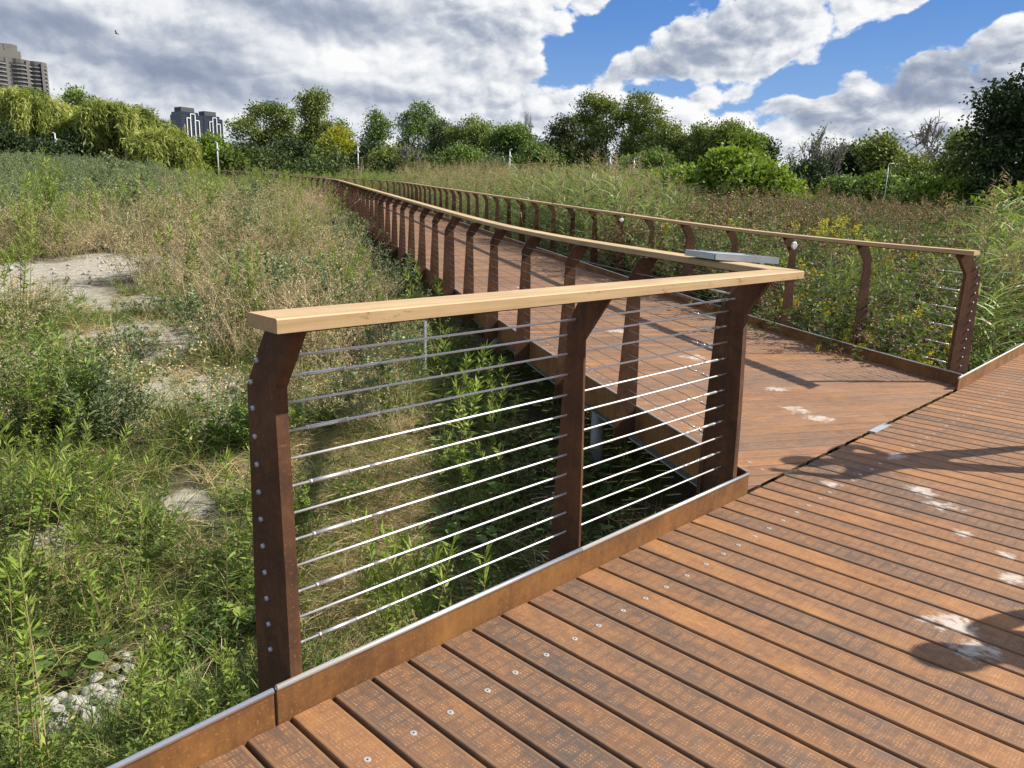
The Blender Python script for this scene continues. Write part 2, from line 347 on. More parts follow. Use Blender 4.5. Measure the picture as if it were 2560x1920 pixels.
STAINS = [(3.95, -.72, .17), (3.76, -.89, .17), (2.28, -1.37, .16), (2.13, -1.5, .15), (2.98, -1.44, .14), (3.24, -1.35, .10), (3.41, -1.1, .09), (3.62, -.28, .10), (5.9, 1.21, .20), (5.29, .72, .22), (5.16, .48, .2), (4.57, -.35, .13), (6.6, 2.6, .25), (7.3, 4.2, .25), (7.6, 5.0, .2), (8.9, 7.4, .2), (9.3, 8.0, .2), (6.2, 1.9, .15)]
def plank_mat(name, pale):
    m, t = material(name)
    p = t.attr('pl'); u, v, k = t.sep(p)
    g = t.new('ShaderNodeNewGeometry').outputs['Position']
    wn = t.new('ShaderNodeTexWhiteNoise', noise_dimensions='1D'); t.put(wn.inputs['W'], k); rk = wn.outputs[0]
    q = t.xyz(u, v, t.m('MULTIPLY', k, 3.7))
    lo = t.noise(t.vm('MULTIPLY', q, (4, 1.5, 1)), 1.0, 5, .62, .5)
    md = t.noise(t.vm('MULTIPLY', q, (14, 6, 1)), 1.0, 6, .68, .8)
    hi = t.noise(t.vm('MULTIPLY', q, (110, 80, 1)), 1.0, 3, .6)
    gl = t.noise(g, .55, 4, .55)
    f = t.m('ADD', t.m('ADD', t.m('MULTIPLY', lo, .42), t.m('MULTIPLY', md, .42)), t.m('ADD', t.m('MULTIPLY', hi, .14), t.m('MULTIPLY', t.m('SUBTRACT', rk, .5), .20)))
    c = t.ramp(f, [(.28, (.066, .056, .050)), (.40, (.112, .066, .043)), (.50, (.185, .090, .044)), (.59, (.265, .122, .046)), (.72, (.40, .19, .062))])
    # blue-grey mill scale left in patches
    ms = t.ss(t.noise(t.vm('MULTIPLY', q, (9, 3.0, 1.3)), 1.0, 5, .7, .6), .58, .70)
    c = t.mix(t.m('MULTIPLY', ms, .6), c, (.085, .086, .086))
    # embossed dots in clusters
    jit = t.noise(t.vm('MULTIPLY', q, (30, 30, 1)), 1.0, 2, .5, out=1); ju, jv, _ = t.sep(jit)
    u0 = u; u = t.m('ADD', u, t.m('MULTIPLY', t.m('SUBTRACT', ju, .5), .009)); v = t.m('ADD', v, t.m('MULTIPLY', t.m('SUBTRACT', jv, .5), .012))
    cv = t.m('FRACT', t.m('DIVIDE', v, .056)); cm = t.m('MULTIPLY', t.ss(cv, .03, .10), t.ss(cv, .86, .79))
    du = t.m('SUBTRACT', t.m('FRACT', t.m('DIVIDE', u, .0135)), .5); dv = t.m('SUBTRACT', t.m('FRACT', t.m('DIVIDE', v, .0112)), .5)
    dd = t.m('SQRT', t.m('ADD', t.m('MULTIPLY', du, du), t.m('MULTIPLY', dv, dv)))
    au = t.m('ABSOLUTE', u0)
    band = t.ss(au, .054, .047)
    dot = t.m('MULTIPLY', t.m('MULTIPLY', t.ss(dd, .42, .18), cm), band)
    dn = t.ss(t.noise(t.vm('MULTIPLY', q, (22, 12, 2)), 1.0, 3, .6), .38, .58)
    c = t.mix(t.m('MULTIPLY', t.m('MULTIPLY', dot, t.m('MULTIPLY', t.m('ADD', t.m('MULTIPLY', dn, .8), .12), t.ss(hi, .35, .62))), .85), c, (.46, .255, .115))
    ob = t.m('MULTIPLY', t.m('MULTIPLY', cm, band), t.m('MULTIPLY', dn, .22))
    c = t.mix(ob, c, (.27, .125, .05))
    lip = t.m('MULTIPLY', t.ss(au, .058, .064), t.ss(au, .076, .070))
    c = t.mix(t.m('MULTIPLY', lip, t.m('MULTIPLY', md, .55)), c, (.31, .18, .085))
    if pale > 0:
        fade = t.noise(g, 1.3, 5, .6)
        c = t.mix(t.m('MULTIPLY', t.ss(fade, .30, .75), pale), c, (.27, .175, .115))
    # pale dusty stains
    s_ = None
    gx, gy, gz = t.sep(g)
    wob = t.noise(g, 7, 3, .6, out=1); wx, wy, _ = t.sep(wob)
    for (x, y, r_) in STAINS:
        ddx = t.m('ADD', t.m('SUBTRACT', gx, x), t.m('MULTIPLY', t.m('SUBTRACT', wx, .5), r_ * 1.6)); ddy = t.m('ADD', t.m('SUBTRACT', gy, y), t.m('MULTIPLY', t.m('SUBTRACT', wy, .5), r_ * 1.6))
        d = t.m('SQRT', t.m('ADD', t.m('MULTIPLY', ddx, ddx), t.m('MULTIPLY', ddy, ddy)))
        e = t.ss(d, r_ * .95, r_ * .25); s_ = e if s_ is None else t.m('MAXIMUM', s_, e)
    gn = t.ss(t.m('ADD', t.m('ADD', t.m('MULTIPLY', t.noise(t.vm('MULTIPLY', q, (70, 22, 1)), 1.0, 5, .75), .6), t.m('MULTIPLY', t.noise(g, 13, 3, .6), .45)), t.m('MULTIPLY', s_, .24)), .64, .80)
    c = t.mix(t.m('MULTIPLY', t.m('MULTIPLY', s_, gn), .8), c, (.50, .455, .40))
    sp = t.m('MULTIPLY', t.ss(t.noise(g, 4.0, 5, .75), .66, .76), t.ss(t.noise(g, 60, 3, .7), .5, .65))
    c = t.mix(t.m('MULTIPLY', sp, .5), c, (.42, .35, .28))
    t.put(t.b.inputs['Base Color'], c); t.b.inputs['Roughness'].default_value = .68; t.b.inputs['Specular IOR Level'].default_value = .35
    h = t.m('ADD', t.m('MULTIPLY', dot, 1.0), t.m('MULTIPLY', hi, .25))
    t.put(t.b.inputs['Normal'], t.bump(h, .30, .0015))
    return m
M_PLANK = plank_mat('rusted_plank_steel', .12)
M_PLANKB = plank_mat('rusted_plank_steel_faded', .35)

# ------------------------------------------------------------------ boardwalks
PITCH, PW = .1645, .1505
PROFILE = [(-.5, -.030), (-.5, -.007), (-.475, -.0018), (-.44, 0), (.44, 0), (.475, -.0018), (.5, -.007), (.5, -.030)]
def plank_quads(c0, along, across, len0, len1, k, z0, z1=None):
    """strip quads and plank coordinates; along = plank axis (unit 2D), across = across the plank"""
    Q = []; PL = []
    for (a, za), (b, zb) in zip(PROFILE[:-1], PROFILE[1:]):
        q = []; pl = []
        for (uu, zz, l) in ((a, za, len0), (b, zb, len0), (b, zb, len1), (a, za, len1)):
            pt = c0 + across * uu * PW + along * l; q.append((pt[0], pt[1], z0 + zz)); pl.append((uu * PW, l, k))
        Q.append(q); PL.append(pl)
    for l in (len0, len1):                                      # end faces
        q = []; pl = []
        for uu, zz in PROFILE: pt = c0 + across * uu * PW + along * l; q.append((pt[0], pt[1], z0 + zz)); pl.append((uu * PW, l, k))
        Q.append(q); PL.append(pl)
    return Q, PL
def clip(q, pl, y0):
    out = []; op = []
    n = len(q)
    for i in range(n):
        a, b = np.array(q[i]), np.array(q[(i + 1) % n]); pa, pb = np.array(pl[i]), np.array(pl[(i + 1) % n])
        ia, ib = a[1] >= y0, b[1] >= y0
        if ia: out.append(a); op.append(pa)
        if ia != ib: f = (y0 - a[1]) / (b[1] - a[1]); out.append(a + f * (b - a)); op.append(pa + f * (pb - pa))
    return out, op
def planks_mesh(name, mats, gen, screws):
    V = []; F = []; PL = []; MI = []
    for Q, PLs in gen:
        for q, pl in zip(Q, PLs):
            if len(q) < 3: continue
            F.append(list(range(len(V), len(V) + len(q)))); V += [tuple(a) for a in q]; PL += [tuple(a) for a in pl]; MI.append(0)
    for (x, y, z) in screws:                                    # washer headed screws: ring, dark socket
        n = 10; base = len(V)
        for rr, zz in ((.0125, 0.0), (.0115, .0022), (.0045, .0026), (.004, .0006)):
            for j in range(n): a = 2 * math.pi * j / n; V.append((x + rr * math.cos(a), y + rr * math.sin(a), z + zz)); PL.append((0, 0, 0))
        for ring in range(3):
            for j in range(n): F.append([base + ring * n + j, base + ring * n + (j + 1) % n, base + (ring + 1) * n + (j + 1) % n, base + (ring + 1) * n + j]); MI.append(1)
        F.append([base + 3 * n + j for j in range(n)]); MI.append(2)
    return mesh_np(name, V, F, mats, MI, [('pl', 'POINT', 'FLOAT_VECTOR', PL)])
M_SCREW = simple('zinc_screw', (.42, .41, .38), .5, .3, .25, 40)
M_SOCKET = simple('screw_socket', (.02, .018, .016), .6)
def kerb_y(x):                                                 # the main deck's far edge, very slightly bent
    return np.interp(x, [-9, -.115, -.1149, 7.3, 10.6, 16, 24], [-.35, -.006, 0, 0, .10, .5, 1.4])
def main_planks():
    X0 = .462 * 1.2785 + PITCH / 2                             # measured gap position on the kerb line
    for i in range(-52, 140):
        x = X0 + i * PITCH; k = float(i % 97) + .31
        yield plank_quads(np.array([x, 0.0]), np.array([0.0, -1.0]), np.array([1.0, 0.0]), -float(kerb_y(x)) + .005, 4.25, k, 0.0)
X0 = .462 * 1.2785 + PITCH / 2
scr = [(X0 + i * PITCH + rng.uniform(-.012, .012), float(kerb_y(X0 + i * PITCH)) - .343 + rng.uniform(-.006, .006), 0.0) for i in range(-20, 80)]
scr += [(X0 + i * PITCH, -3.9, 0.0) for i in range(-20, 80)]
deckA = structure('boardwalk', planks_mesh('boardwalk', [M_PLANK, M_SCREW, M_SOCKET], main_planks(), scr))
deckA['label'] = 'rusty plank boardwalk in the foreground'
# rust bloom round the screws comes from the plank material; kerbs are children of the deck
def sweep(P, N, sec, shear0=None, shear1=None, closed=True):
    """P (n,3) path, N (n,2) outward normals, sec list of (out, z); shear = along-offset per section point at the ends"""
    P = np.asarray(P, float); N = np.asarray(N, float); n, k = len(P), len(sec)
    T = np.gradient(P[:, :2], axis=0); T /= np.linalg.norm(T, axis=1)[:, None]
    d = np.concatenate([[0], np.cumsum(np.linalg.norm(np.diff(P[:, :2], axis=0), axis=1))])
    V = np.zeros((n, k, 3)); PL = np.zeros((n, k, 3))
    for j, (o, z) in enumerate(sec):
        V[:, j, :2] = P[:, :2] + N * o; V[:, j, 2] = P[:, 2] + z; PL[:, j] = np.stack([np.full(n, o), d, np.full(n, z)], 1)
        if shear0 is not None: V[0, j, :2] += T[0] * shear0(o)
        if shear1 is not None: V[-1, j, :2] += T[-1] * shear1(o)
    F = [(i * k + j, i * k + (j + 1) % k, (i + 1) * k + (j + 1) % k, (i + 1) * k + j) for i in range(n - 1) for j in range(k)]
    F += [tuple(range(k)), tuple((n - 1) * k + j for j in range(k - 1, -1, -1))]
    return V.reshape(-1, 3), F, PL.reshape(-1, 3)
def sweep_obj(name, mat, parent, P, N, sec, s0=None, s1=None, smooth=False):
    V, F, PL = sweep(P, N, sec, s0, s1)
    return link(name, mesh_np(name, V, F, [mat], None, [('pl', 'POINT', 'FLOAT_VECTOR', PL)], smooth), parent)
def circ(o, z, r, k=8): return [(o + r * math.cos(a), z + r * math.sin(a)) for a in np.linspace(0, 2 * math.pi, k, endpoint=False)]
KERB = [(0, -.125), (.010, -.125), (.010, .121), (0, .121)]
def linepath(xs): 
    xs = np.asarray(xs, float); y = kerb_y(xs); g = np.gradient(np.stack([xs, y], 1), axis=0) if len(xs) > 2 else np.array([[xs[1] - xs[0], y[1] - y[0]]] * 2)
    g /= np.linalg.norm(g, axis=1)[:, None]; return np.stack([xs, y, 0 * xs], 1), np.stack([-g[:, 1], g[:, 0]], 1)
for xs in ([-9, -4, -.123], [-.108, 1.45], [1.4515, 3.047], [7.335, 9, 10.6, 13, 16, 20, 24]):
    Pk, Nk = linepath(xs)
    k_ = sweep_obj('kerb_plate', M_KERB, deckA, Pk, Nk, KERB)
    sweep_obj('edge_tube', M_STEEL, k_, Pk, Nk, circ(.004, .1275, .0105), smooth=True)
mb = MB()
for y in (-.343, -2.1, -3.9): mb.box((7.5, y, -.15), (33, .11, .22))
mb.box((7.5, .012, -.085), (33, .05, .09))
link('floor_beam', mb.mesh('floor_beam', [M_BEAM]), deckA)
# far kerb of the main deck
sweep_obj('kerb_plate', M_KERB, deckA, [(-9, -4.26, 0), (24, -4.26, 0)], [(0, -1), (0, -1)], KERB)

SB1 = 112.0
def branch_planks():
    n = int((SB1 + 3) / PITCH)
    for i in range(n):
        s = -2.95 + i * PITCH + .05; p_, nn = path(s); al = -nn; ac = np.array([nn[1], -nn[0]])
        Q, PL = plank_quads(p_, al, ac, .004, WB - .004, float(i % 89) + .17, float(deckz(s)))
        if s < 3.2:
            QQ = []; PP = []
            for q, pl in zip(Q, PL):
                a, b = clip(q, pl, .022); QQ.append(a); PP.append(b)
            Q, PL = QQ, PP
        yield Q, PL
scb = []
for i in range(int(60 / PITCH)):
    s = -2.9 + i * PITCH
    for lat in (.34, WB - .34):
        p_, nn = path(s, lat)
        if p_[1] > .06: scb.append((p_[0] + rng.uniform(-.01, .01), p_[1] + rng.uniform(-.01, .01), float(deckz(s))))
deckB = structure('branch_boardwalk', planks_mesh('branch_boardwalk', [M_PLANKB, M_SCREW, M_SOCKET], branch_planks(), scb))
deckB['label'] = 'rusty plank boardwalk branching off towards the trees'
def side(sa, sb, right, step=.735):
    S = np.arange(sa, sb, step); S = np.append(S, sb); p_, nn = path(S, WB if right else 0.0)
    return np.concatenate([p_, deckz(S)[:, None]], 1), (-nn if right else nn), S
sR0 = 2.28
for right, sa in ((False, -.12), (True, sR0 - .2)):
    Pk, Nk, S = side(sa, SB1, right)
    k_ = sweep_obj('kerb_plate', M_KERB, deckB, Pk, Nk, KERB)
    sweep_obj('edge_tube', M_STEEL, k_, Pk, Nk, circ(.004, .1275, .0085), smooth=True)
    Pf, Nf, S = side(sa + .35, SB1, right)
    sweep_obj('edge_beam', M_BEAM, deckB, Pf, Nf, [(-.42, -.40), (-.30, -.40), (-.30, -.385), (-.405, -.385), (-.405, -.07), (-.30, -.07), (-.30, -.055), (-.42, -.055)])
for lat in (1.3, 2.6):
    S = np.arange(.8 + lat * .5, SB1, 3.0); p_, nn = path(S, lat)
    sweep_obj('floor_beam', M_BEAM, deckB, np.concatenate([p_, deckz(S)[:, None]], 1), nn, [(-.06, -.36), (.06, -.36), (.06, -.05), (-.06, -.05)])
mb = MB()
for s in np.arange(3.5, SB1, 4.41):                             # short piles under the ramp
    for lat in (.5, WB - .5):
        p_, nn = path(s, lat); z = float(deckz(s)); g = float(ground_z(*p_)); mb.tube([(p_[0], p_[1], g - .4), (p_[0], p_[1], z - .3)], .07, 8)
link('pile', mb.mesh('pile', [M_BEAM], True), deckB)['kind'] = 'stuff'

# ------------------------------------------------------------------ railings
def post_mesh(th, wb, end):
    mb = MB()
    prof = [(.020, -.10), (.030, .5), (.050, 1.115), (-.085, 1.316), (-.085, 1.320), (.075, 1.320), (.5 * wb + .052, 1.165), (wb - .055 if not end else wb - .035, 1.10), (wb, .0), (wb, -.16), (wb - .03, -.185)]
    mb.extrude(prof, 0, -th / 2, th / 2)
    me = mb.mesh('post', [M_POST]); return me
ME_POST = post_mesh(.014, .205, False); ME_END = post_mesh(.044, .262, True); ME_SPLICE = post_mesh(.06, .23, True)
def bolt_mesh():
    mb = MB(); k = 10
    ang = np.linspace(0, 2 * math.pi, k, endpoint=False); rings = [(.0092, 0), (.0092, .004), (.0078, .008), (.004, .0105)]
    V = [(-x, r_ * math.cos(a), r_ * math.sin(a)) for r_, x in rings for a in ang]
    F = [(i * k + j, (i + 1) * k + j, (i + 1) * k + (j + 1) % k, i * k + (j + 1) % k) for i in range(3) for j in range(k)] + [tuple(3 * k + j for j in range(k))]
    mb.add(V, F); return mb.mesh('bolt', [M_ZINC], True)
ME_BOLT = bolt_mesh()
CZ = [.185 + .0949 * i for i in range(10)] + [1.125, 1.203]
def cable_out(z): return .098 + .045 * z if z < 1.1 else (.150 if z < 1.16 else .105)
RAIL = [(-.163, 1.326 + .002), (-.163, 1.366), (-.159, 1.370), (.006, 1.370), (.010, 1.366), (.010, 1.328)]
PLATE = [(-.135, 1.3195), (-.015, 1.3195), (-.015, 1.3275), (-.135, 1.3275)]
LEDGE = [(-.150, 1.316), (-.148, 1.316)]
def turnbuckle(parent, p0, d):
    """stainless tensioner along unit direction d starting at p0"""
    mb = MB(); d = np.asarray(d, float); p0 = np.asarray(p0, float)
    def seg(a, b, r_, k=8): mb.tube([p0 + d * a, p0 + d * b], r_, k)
    seg(.0, .055, .0048); seg(.055, .115, .0036); seg(.115, .124, .0085, 6); seg(.124, .27, .0072, 10); seg(.27, .281, .0085, 6); seg(.281, .36, .0036); seg(.36, .43, .0058)
    link('turnbuckle', mb.mesh('turnbuckle', [M_STEEL], True), parent)
def put_post(me, parent, xy, z, out, lean=0):
    o = link('post', me, parent); al = math.atan2(out[1], out[0]) - math.pi / 2
    o.location = (xy[0] - parent.location[0], xy[1] - parent.location[1], z - parent.location[2]); o.rotation_euler = (0, 0, al); return o
def bolts(post, side_x, sgn):
    for z in CZ:
        b = link('bolt', ME_BOLT, post); b.location = (side_x, cable_out(z) + .045, z - .01)
        if sgn > 0: b.rotation_euler = (0, 0, math.pi)

# the short railing in front
rA = thing('railing', 'short two-bay cable railing in the foreground with a pale timber top', 'railing')
S1 = 1.469
PA = np.array([[-.14, 0, 0], [1.0, 0, 0], [2.0, 0, 0], [3.046, 0, 0]]); NA = np.array([[0, 1.0]] * 4)
mitre = lambda o: (.01 - o) / .173 * .101 - .0006
h_ = sweep_obj('handrail', M_WOOD, rA, PA, NA, RAIL, None, mitre)
sweep_obj('rail_plate', M_DARKST, h_, np.array([[-.05, 0, 0], [3.0, 0, 0]]), NA[:2], PLATE)
pA = [put_post(ME_END, rA, (-.022, 0), 0, (0, 1)), put_post(ME_POST, rA, (S1 - .007, 0), 0, (0, 1)), put_post(ME_END, rA, (2 * S1 - .022, 0), 0, (0, 1))]
bolts(pA[0], -.022, -1)
for i, z in enumerate(CZ):
    mb = MB(); o = cable_out(z); pts = [(x, o - .00, z) for x in np.linspace(-.02, 2 * S1 - .03, 9)]
    mb.tube(pts, .0046, 6); c_ = link('cable', mb.mesh('cable', [M_CABLE], True), rA)
    if i % 2 == 0: turnbuckle(c_, (.0, o, z), (1, 0, 0))
    else: turnbuckle(c_, (2 * S1 - .045, o, z), (-1, 0, 0))
    mb = MB(); mb.tube([(S1 - .10, o, z), (S1 - .014, o, z)], .0028, 5)   # sleeve at the middle post
# the two long railings of the branch
def long_railing(right, label, s_first, s_a, sh0):
    r_ = thing('railing', label, 'railing')
    Pp, Np, S = side(s_a, SB1 - 1, right)
    h_ = sweep_obj('handrail', M_WOOD, r_, Pp, Np, RAIL, sh0, None)
    Pq, Nq, _ = side(s_first, SB1 - 1.2, right)
    sweep_obj('rail_plate', M_DARKST, h_, Pq, Nq, PLATE)
    n = int((SB1 - 2 - s_first) / S1)
    for i in range(n):
        s = s_first + i * S1; p_, nn = path(s, WB if right else 0.0); out = -nn if right else nn
        spl = (i % 7 == (4 if right else 6))
        po = put_post(ME_END if i == 0 else ME_SPLICE if spl else ME_POST, r_, p_, float(deckz(s)), out)
        if i == 0 and right: bolts(po, .022, 1)
    Sx = np.arange(s_first, s_first + (n - 1) * S1 + .01, S1)
    for i, z in enumerate(CZ):
        mb = MB(); o = cable_out(z); p_, nn = path(Sx, WB if right else 0.0); nn = -nn if right else nn
        pts = np.concatenate([p_ + nn * o, (deckz(Sx) + z)[:, None]], 1); mb.tube(pts, .0027, 5, cap=False)
        c_ = link('cable', mb.mesh('cable', [M_CABLE2], True), r_)
        if i % 2 == (0 if right else 1):
            d = pts[1] - pts[0]; turnbuckle(c_, pts[0] + d / np.linalg.norm(d) * .02, d / np.linalg.norm(d))
    return r_
rL = long_railing(False, 'long cable railing along the left side of the branching boardwalk', 0.0, -.132, lambda o: -(.01 - o) / .173 * .101 + .0006)
rR = long_railing(True, 'long cable railing along the right side of the branching boardwalk', sR0, sR0 - .20, lambda o: (o + .163) * .56 - .07)

# small fittings
def frame2(d): d = np.array([d[0], d[1], 0.0]); n = np.array([-d[1], d[0], 0.0]); return d, n
p_, nn = path(.62, .20); dB = np.array([nn[1], -nn[0], 0]); dN = np.array([-nn[0], -nn[1], 0])
tl = math.radians(-3.0); rot = np.stack([dB, dN * math.cos(tl) + np.array([0, 0, math.sin(tl)]), -dN * math.sin(tl) + np.array([0, 0, math.cos(tl)])], 1)
M_ALU = simple('pale_aluminium', (.50, .57, .63), .42, .35, .08, 6)
pl = thing('sign_panel', 'flat grey metal panel lying on the timber handrail by the corner', 'sign', (float(p_[0]), float(p_[1]), 1.372))
mb = MB(); mb.box((0, 0, .020), (.40, .46, .030), 0, rot); link('tray', mb.mesh('tray', [M_ALU]), pl)
mb = MB()
for s_ in (-1, 1): mb.box(rot @ np.array([.201 * s_, 0, .022]), (.012, .47, .042), 0, rot)
for s_ in (-1, 1): mb.box(rot @ np.array([0, .235 * s_, .0215]), (.386, .010, .040), 0, rot)
link('rim', mb.mesh('rim', [M_ZINC]), pl)
mb = MB(); mb.box((5.23, -.003, .0065), (.345, .060, .005)); mb.box((5.07, -.003, .011), (.02, .058, .004)); mb.box((5.38, -.003, .011), (.02, .058, .004))
tag(link('cover_plate', mb.mesh('cover_plate', [M_ZINC])), 'small galvanised metal plate bridging the dark joint between the two decks', 'plate')
M_WHITE = simple('white_plastic', (.78, .78, .76), .4, 0, .05)
def tag_light(k, label, w_, h_):
    s = sR0 + k * S1; p_, nn = path(s, WB); z = float(deckz(s)); out = -nn; al = np.array([nn[1], -nn[0]])
    c = p_ + out * .085 - al * .035
    t_ = MB(); ang = np.linspace(0, 2 * math.pi, 14, endpoint=False)
    V = []; 
    for tt, sc_ in ((-.016, .8), (-.008, 1.0), (.008, 1.0), (.016, .85)):
        for a in ang:
            zz = math.sin(a) * h_ * sc_; oo = math.cos(a) * w_ * sc_ * (1.0 if zz > 0 else 1.0 - .5 * min(1, -zz / h_))
            V.append((out[0] * oo + al[0] * tt, out[1] * oo + al[1] * tt, zz))
    k_ = 14; F = [(i * k_ + j, i * k_ + (j + 1) % k_, (i + 1) * k_ + (j + 1) % k_, (i + 1) * k_ + j) for i in range(3) for j in range(k_)] + [tuple(range(k_ - 1, -1, -1)), tuple(3 * k_ + j for j in range(k_))]
    t_.add(V, F); o = link('marker', t_.mesh('marker', [M_WHITE])); o.location = (c[0], c[1], z + 1.21); return tag(o, label, 'marker')
tag_light(2, 'white rounded plastic marker on the third post from the near end of the right railing', .045, .055)
tag_light(6, 'small white plastic marker on a post in the middle of the right railing', .05, .04)
mb = MB(); q = at(1057, 10.6); mb.box((0, 0, .40), (.035, .018, .85)); mb.box((0, .02, .4), (.018, .02, .85))
tag(link('marker_stake', mb.mesh('marker_stake', [M_ZINC]), None, (float(q[0]), float(q[1]), float(q[2]))), 'thin grey upright stake in the dry grass behind the front railing', 'stake')

# ------------------------------------------------------------------ terrain
DIRT = [(130, 21.0, 3.2, 2.2), (330, 12.8, 1.5, 1.7), (410, 10.4, 1.5, .9), (220, 15.8, 1.6, 1.2), (60, 16.8, 1.6, 1.3), (560, 9.3, .6, .5), (640, 8.5, .3, .6), (50, 7.3, .4, .3), (10, 12, 1.0, .6), (-150, 18, 3, 1.5), (90, 10.2, .5, .4), (420, 7.6, .25, .3)]
DIRTW = [(at(px, D)[:2], a, b) for px, D, a, b in DIRT]
def dirtness(x, y):
    o = np.zeros_like(np.asarray(x, float))
    for c, a, b in DIRTW:
        v = np.array([c[0] - CAM[0], c[1] - CAM[1]]); v /= np.linalg.norm(v)
        u_ = (x - c[0]) * v[0] + (y - c[1]) * v[1]; w_ = -(x - c[0]) * v[1] + (y - c[1]) * v[0]
        o = np.maximum(o, np.exp(-((u_ / b) ** 2 + (w_ / a) ** 2)))
    return o
CLEAR = [(at(815, 15.9)[:2], 1.1), (at(770, 15.7)[:2], .9), (at(60, 5.4)[:2], .55), (at(160, 5.5)[:2], .35), (at(-40, 5.4)[:2], .5), (at(60, 20.8)[:2], 1.2)]
def clearing(x, y):
    o = np.zeros_like(np.asarray(x, float))
    for c, r_ in CLEAR: o = np.maximum(o, smooth(r_, r_ * .6, np.hypot(x - c[0], y - c[1])))
    return o
rr = np.concatenate([[0.0], np.geomspace(.6, 7000, 230)]); na = 420
aa = np.linspace(0, 2 * math.pi, na, endpoint=False)
GX = CAM[0] + rr[:, None] * np.cos(aa)[None]; GY = CAM[1] + rr[:, None] * np.sin(aa)[None]
GZ = ground_z(GX, GY); V = np.stack([GX, GY, GZ], -1).reshape(-1, 3)
i = np.arange(len(rr) - 1)[:, None]; j = np.arange(na)[None]
F = np.stack([i * na + j, (i + 1) * na + j, (i + 1) * na + (j + 1) % na, i * na + (j + 1) % na], -1).reshape(-1, 4)
m, t = material('soil_and_litter')
g = t.new('ShaderNodeNewGeometry').outputs['Position']; dn = t.attr('dirt', 'Fac')
n1 = t.noise(g, 1.1, 6, .65, .5); n2 = t.noise(g, 7, 6, .7); n3 = t.noise(g, 45, 4, .7); n4 = t.noise(g, .12, 4, .6)
pale = t.ramp(n2, [(.3, (.25, .215, .16)), (.5, (.37, .335, .265)), (.62, (.44, .41, .34)), (.8, (.30, .265, .20))])
soil = t.ramp(n3, [(.3, (.060, .048, .034)), (.55, (.110, .092, .066)), (.75, (.185, .16, .12))])
gr = t.ramp(n2, [(.3, (.045, .055, .018)), (.6, (.085, .10, .03)), (.8, (.17, .15, .06))])
base = t.mix(t.ss(n1, .42, .60), soil, gr)
base = t.mix(t.ss(t.m('ADD', dn, t.m('MULTIPLY', t.m('SUBTRACT', n1, .5), .9)), .25, .60), base, pale)
t.put(t.b.inputs['Base Color'], base); t.b.inputs['Roughness'].default_value = .95; t.b.inputs['Specular IOR Level'].default_value = .1
t.put(t.b.inputs['Normal'], t.bump(t.m('ADD', n2, t.m('MULTIPLY', n3, .5)), .9, .05))
structure('ground', mesh_np('ground', V, F, [m], None, [('dirt', 'POINT', 'FLOAT', dirtness(GX, GY).ravel())], True))

# ------------------------------------------------------------------ plant builders
def unit(v): return v / (np.linalg.norm(v, axis=-1, keepdims=True) + 1e-9)
def leafquads(b, d, l, w, rg, flat=0.0):
    """pointed leaves: base points b (n,3), directions d, lengths l, widths w"""
    b = np.asarray(b, float); d = unit(np.asarray(d, float)); n = len(b)
    rnd = unit(rg.normal(size=(n, 3)) * (1 - flat) + np.array([0, 0, 1.0]) * flat); s = unit(np.cross(d, rnd)); l = np.broadcast_to(l, (n,))[:, None]; w = np.broadcast_to(w, (n,))[:, None]
    mid = b + d * l * .45
    return np.stack([b, mid + s * w * .5, b + d * l, mid - s * w * .5], 1)
def blades(b, d, l, w, bend, rg, seg=3):
    """grass blades that arch over; returns quads"""
    b = np.asarray(b, float); n = len(b); d = unit(np.asarray(d, float)); side = unit(np.cross(d, rg.normal(size=(n, 3)))); hor = unit(np.concatenate([d[:, :2], np.zeros((n, 1))], 1) + rg.normal(size=(n, 3)) * [.3, .3, 0])
    l = np.broadcast_to(l, (n,))[:, None]; w = np.broadcast_to(w, (n,))[:, None]; bend = np.broadcast_to(bend, (n,))[:, None]
    def P(tt): return b + d * l * tt + (hor * .8 - np.array([0, 0, .75])) * l * bend * tt * tt
    Q = []
    for k in range(seg):
        t0, t1 = k / seg, (k + 1) / seg; w0, w1 = w * (1 - t0 ** 1.6), w * (1 - t1 ** 1.6) * (1 if k < seg - 1 else .1)
        Q.append(np.stack([P(t0) - side * w0 / 2, P(t0) + side * w0 / 2, P(t1) + side * w1 / 2, P(t1) - side * w1 / 2], 1))
    return np.concatenate(Q)
def stems(p0, p1, r0, r1):
    """thin three sided prisms"""
    p0 = np.asarray(p0, float); p1 = np.asarray(p1, float); d = unit(p1 - p0); a = unit(np.cross(d, np.array([.31, .77, .55]))); b = np.cross(d, a); r0 = np.broadcast_to(r0, (len(p0),))[:, None]; r1 = np.broadcast_to(r1, (len(p0),))[:, None]
    Q = []
    for k in range(3):
        c0, s0, c1, s1 = math.cos(2.094 * k), math.sin(2.094 * k), math.cos(2.094 * (k + 1)), math.sin(2.094 * (k + 1))
        Q.append(np.stack([p0 + (a * c0 + b * s0) * r0, p0 + (a * c1 + b * s1) * r0, p1 + (a * c1 + b * s1) * r1, p1 + (a * c0 + b * s0) * r1], 1))
    return np.concatenate(Q)
class PB:
    """collects quads with material slots and a random value per face"""
    def __init__(s): s.Q = []; s.M = []; s.R = []
    def add(s, q, mi, r): s.Q.append(q); s.M.append(np.full(len(q), mi)); s.R.append(np.clip(np.broadcast_to(r, (len(q),)), 0, 1) if np.ndim(r) == 0 else np.clip(np.resize(r, len(q)), 0, 1))
    def mesh(s, name, mats):
        Q = np.concatenate(s.Q); n = len(Q)
        return mesh_np(name, Q.reshape(-1, 3), np.arange(n * 4).reshape(n, 4), mats, np.concatenate(s.M), [('rnd', 'FACE', 'FLOAT', np.concatenate(s.R))])

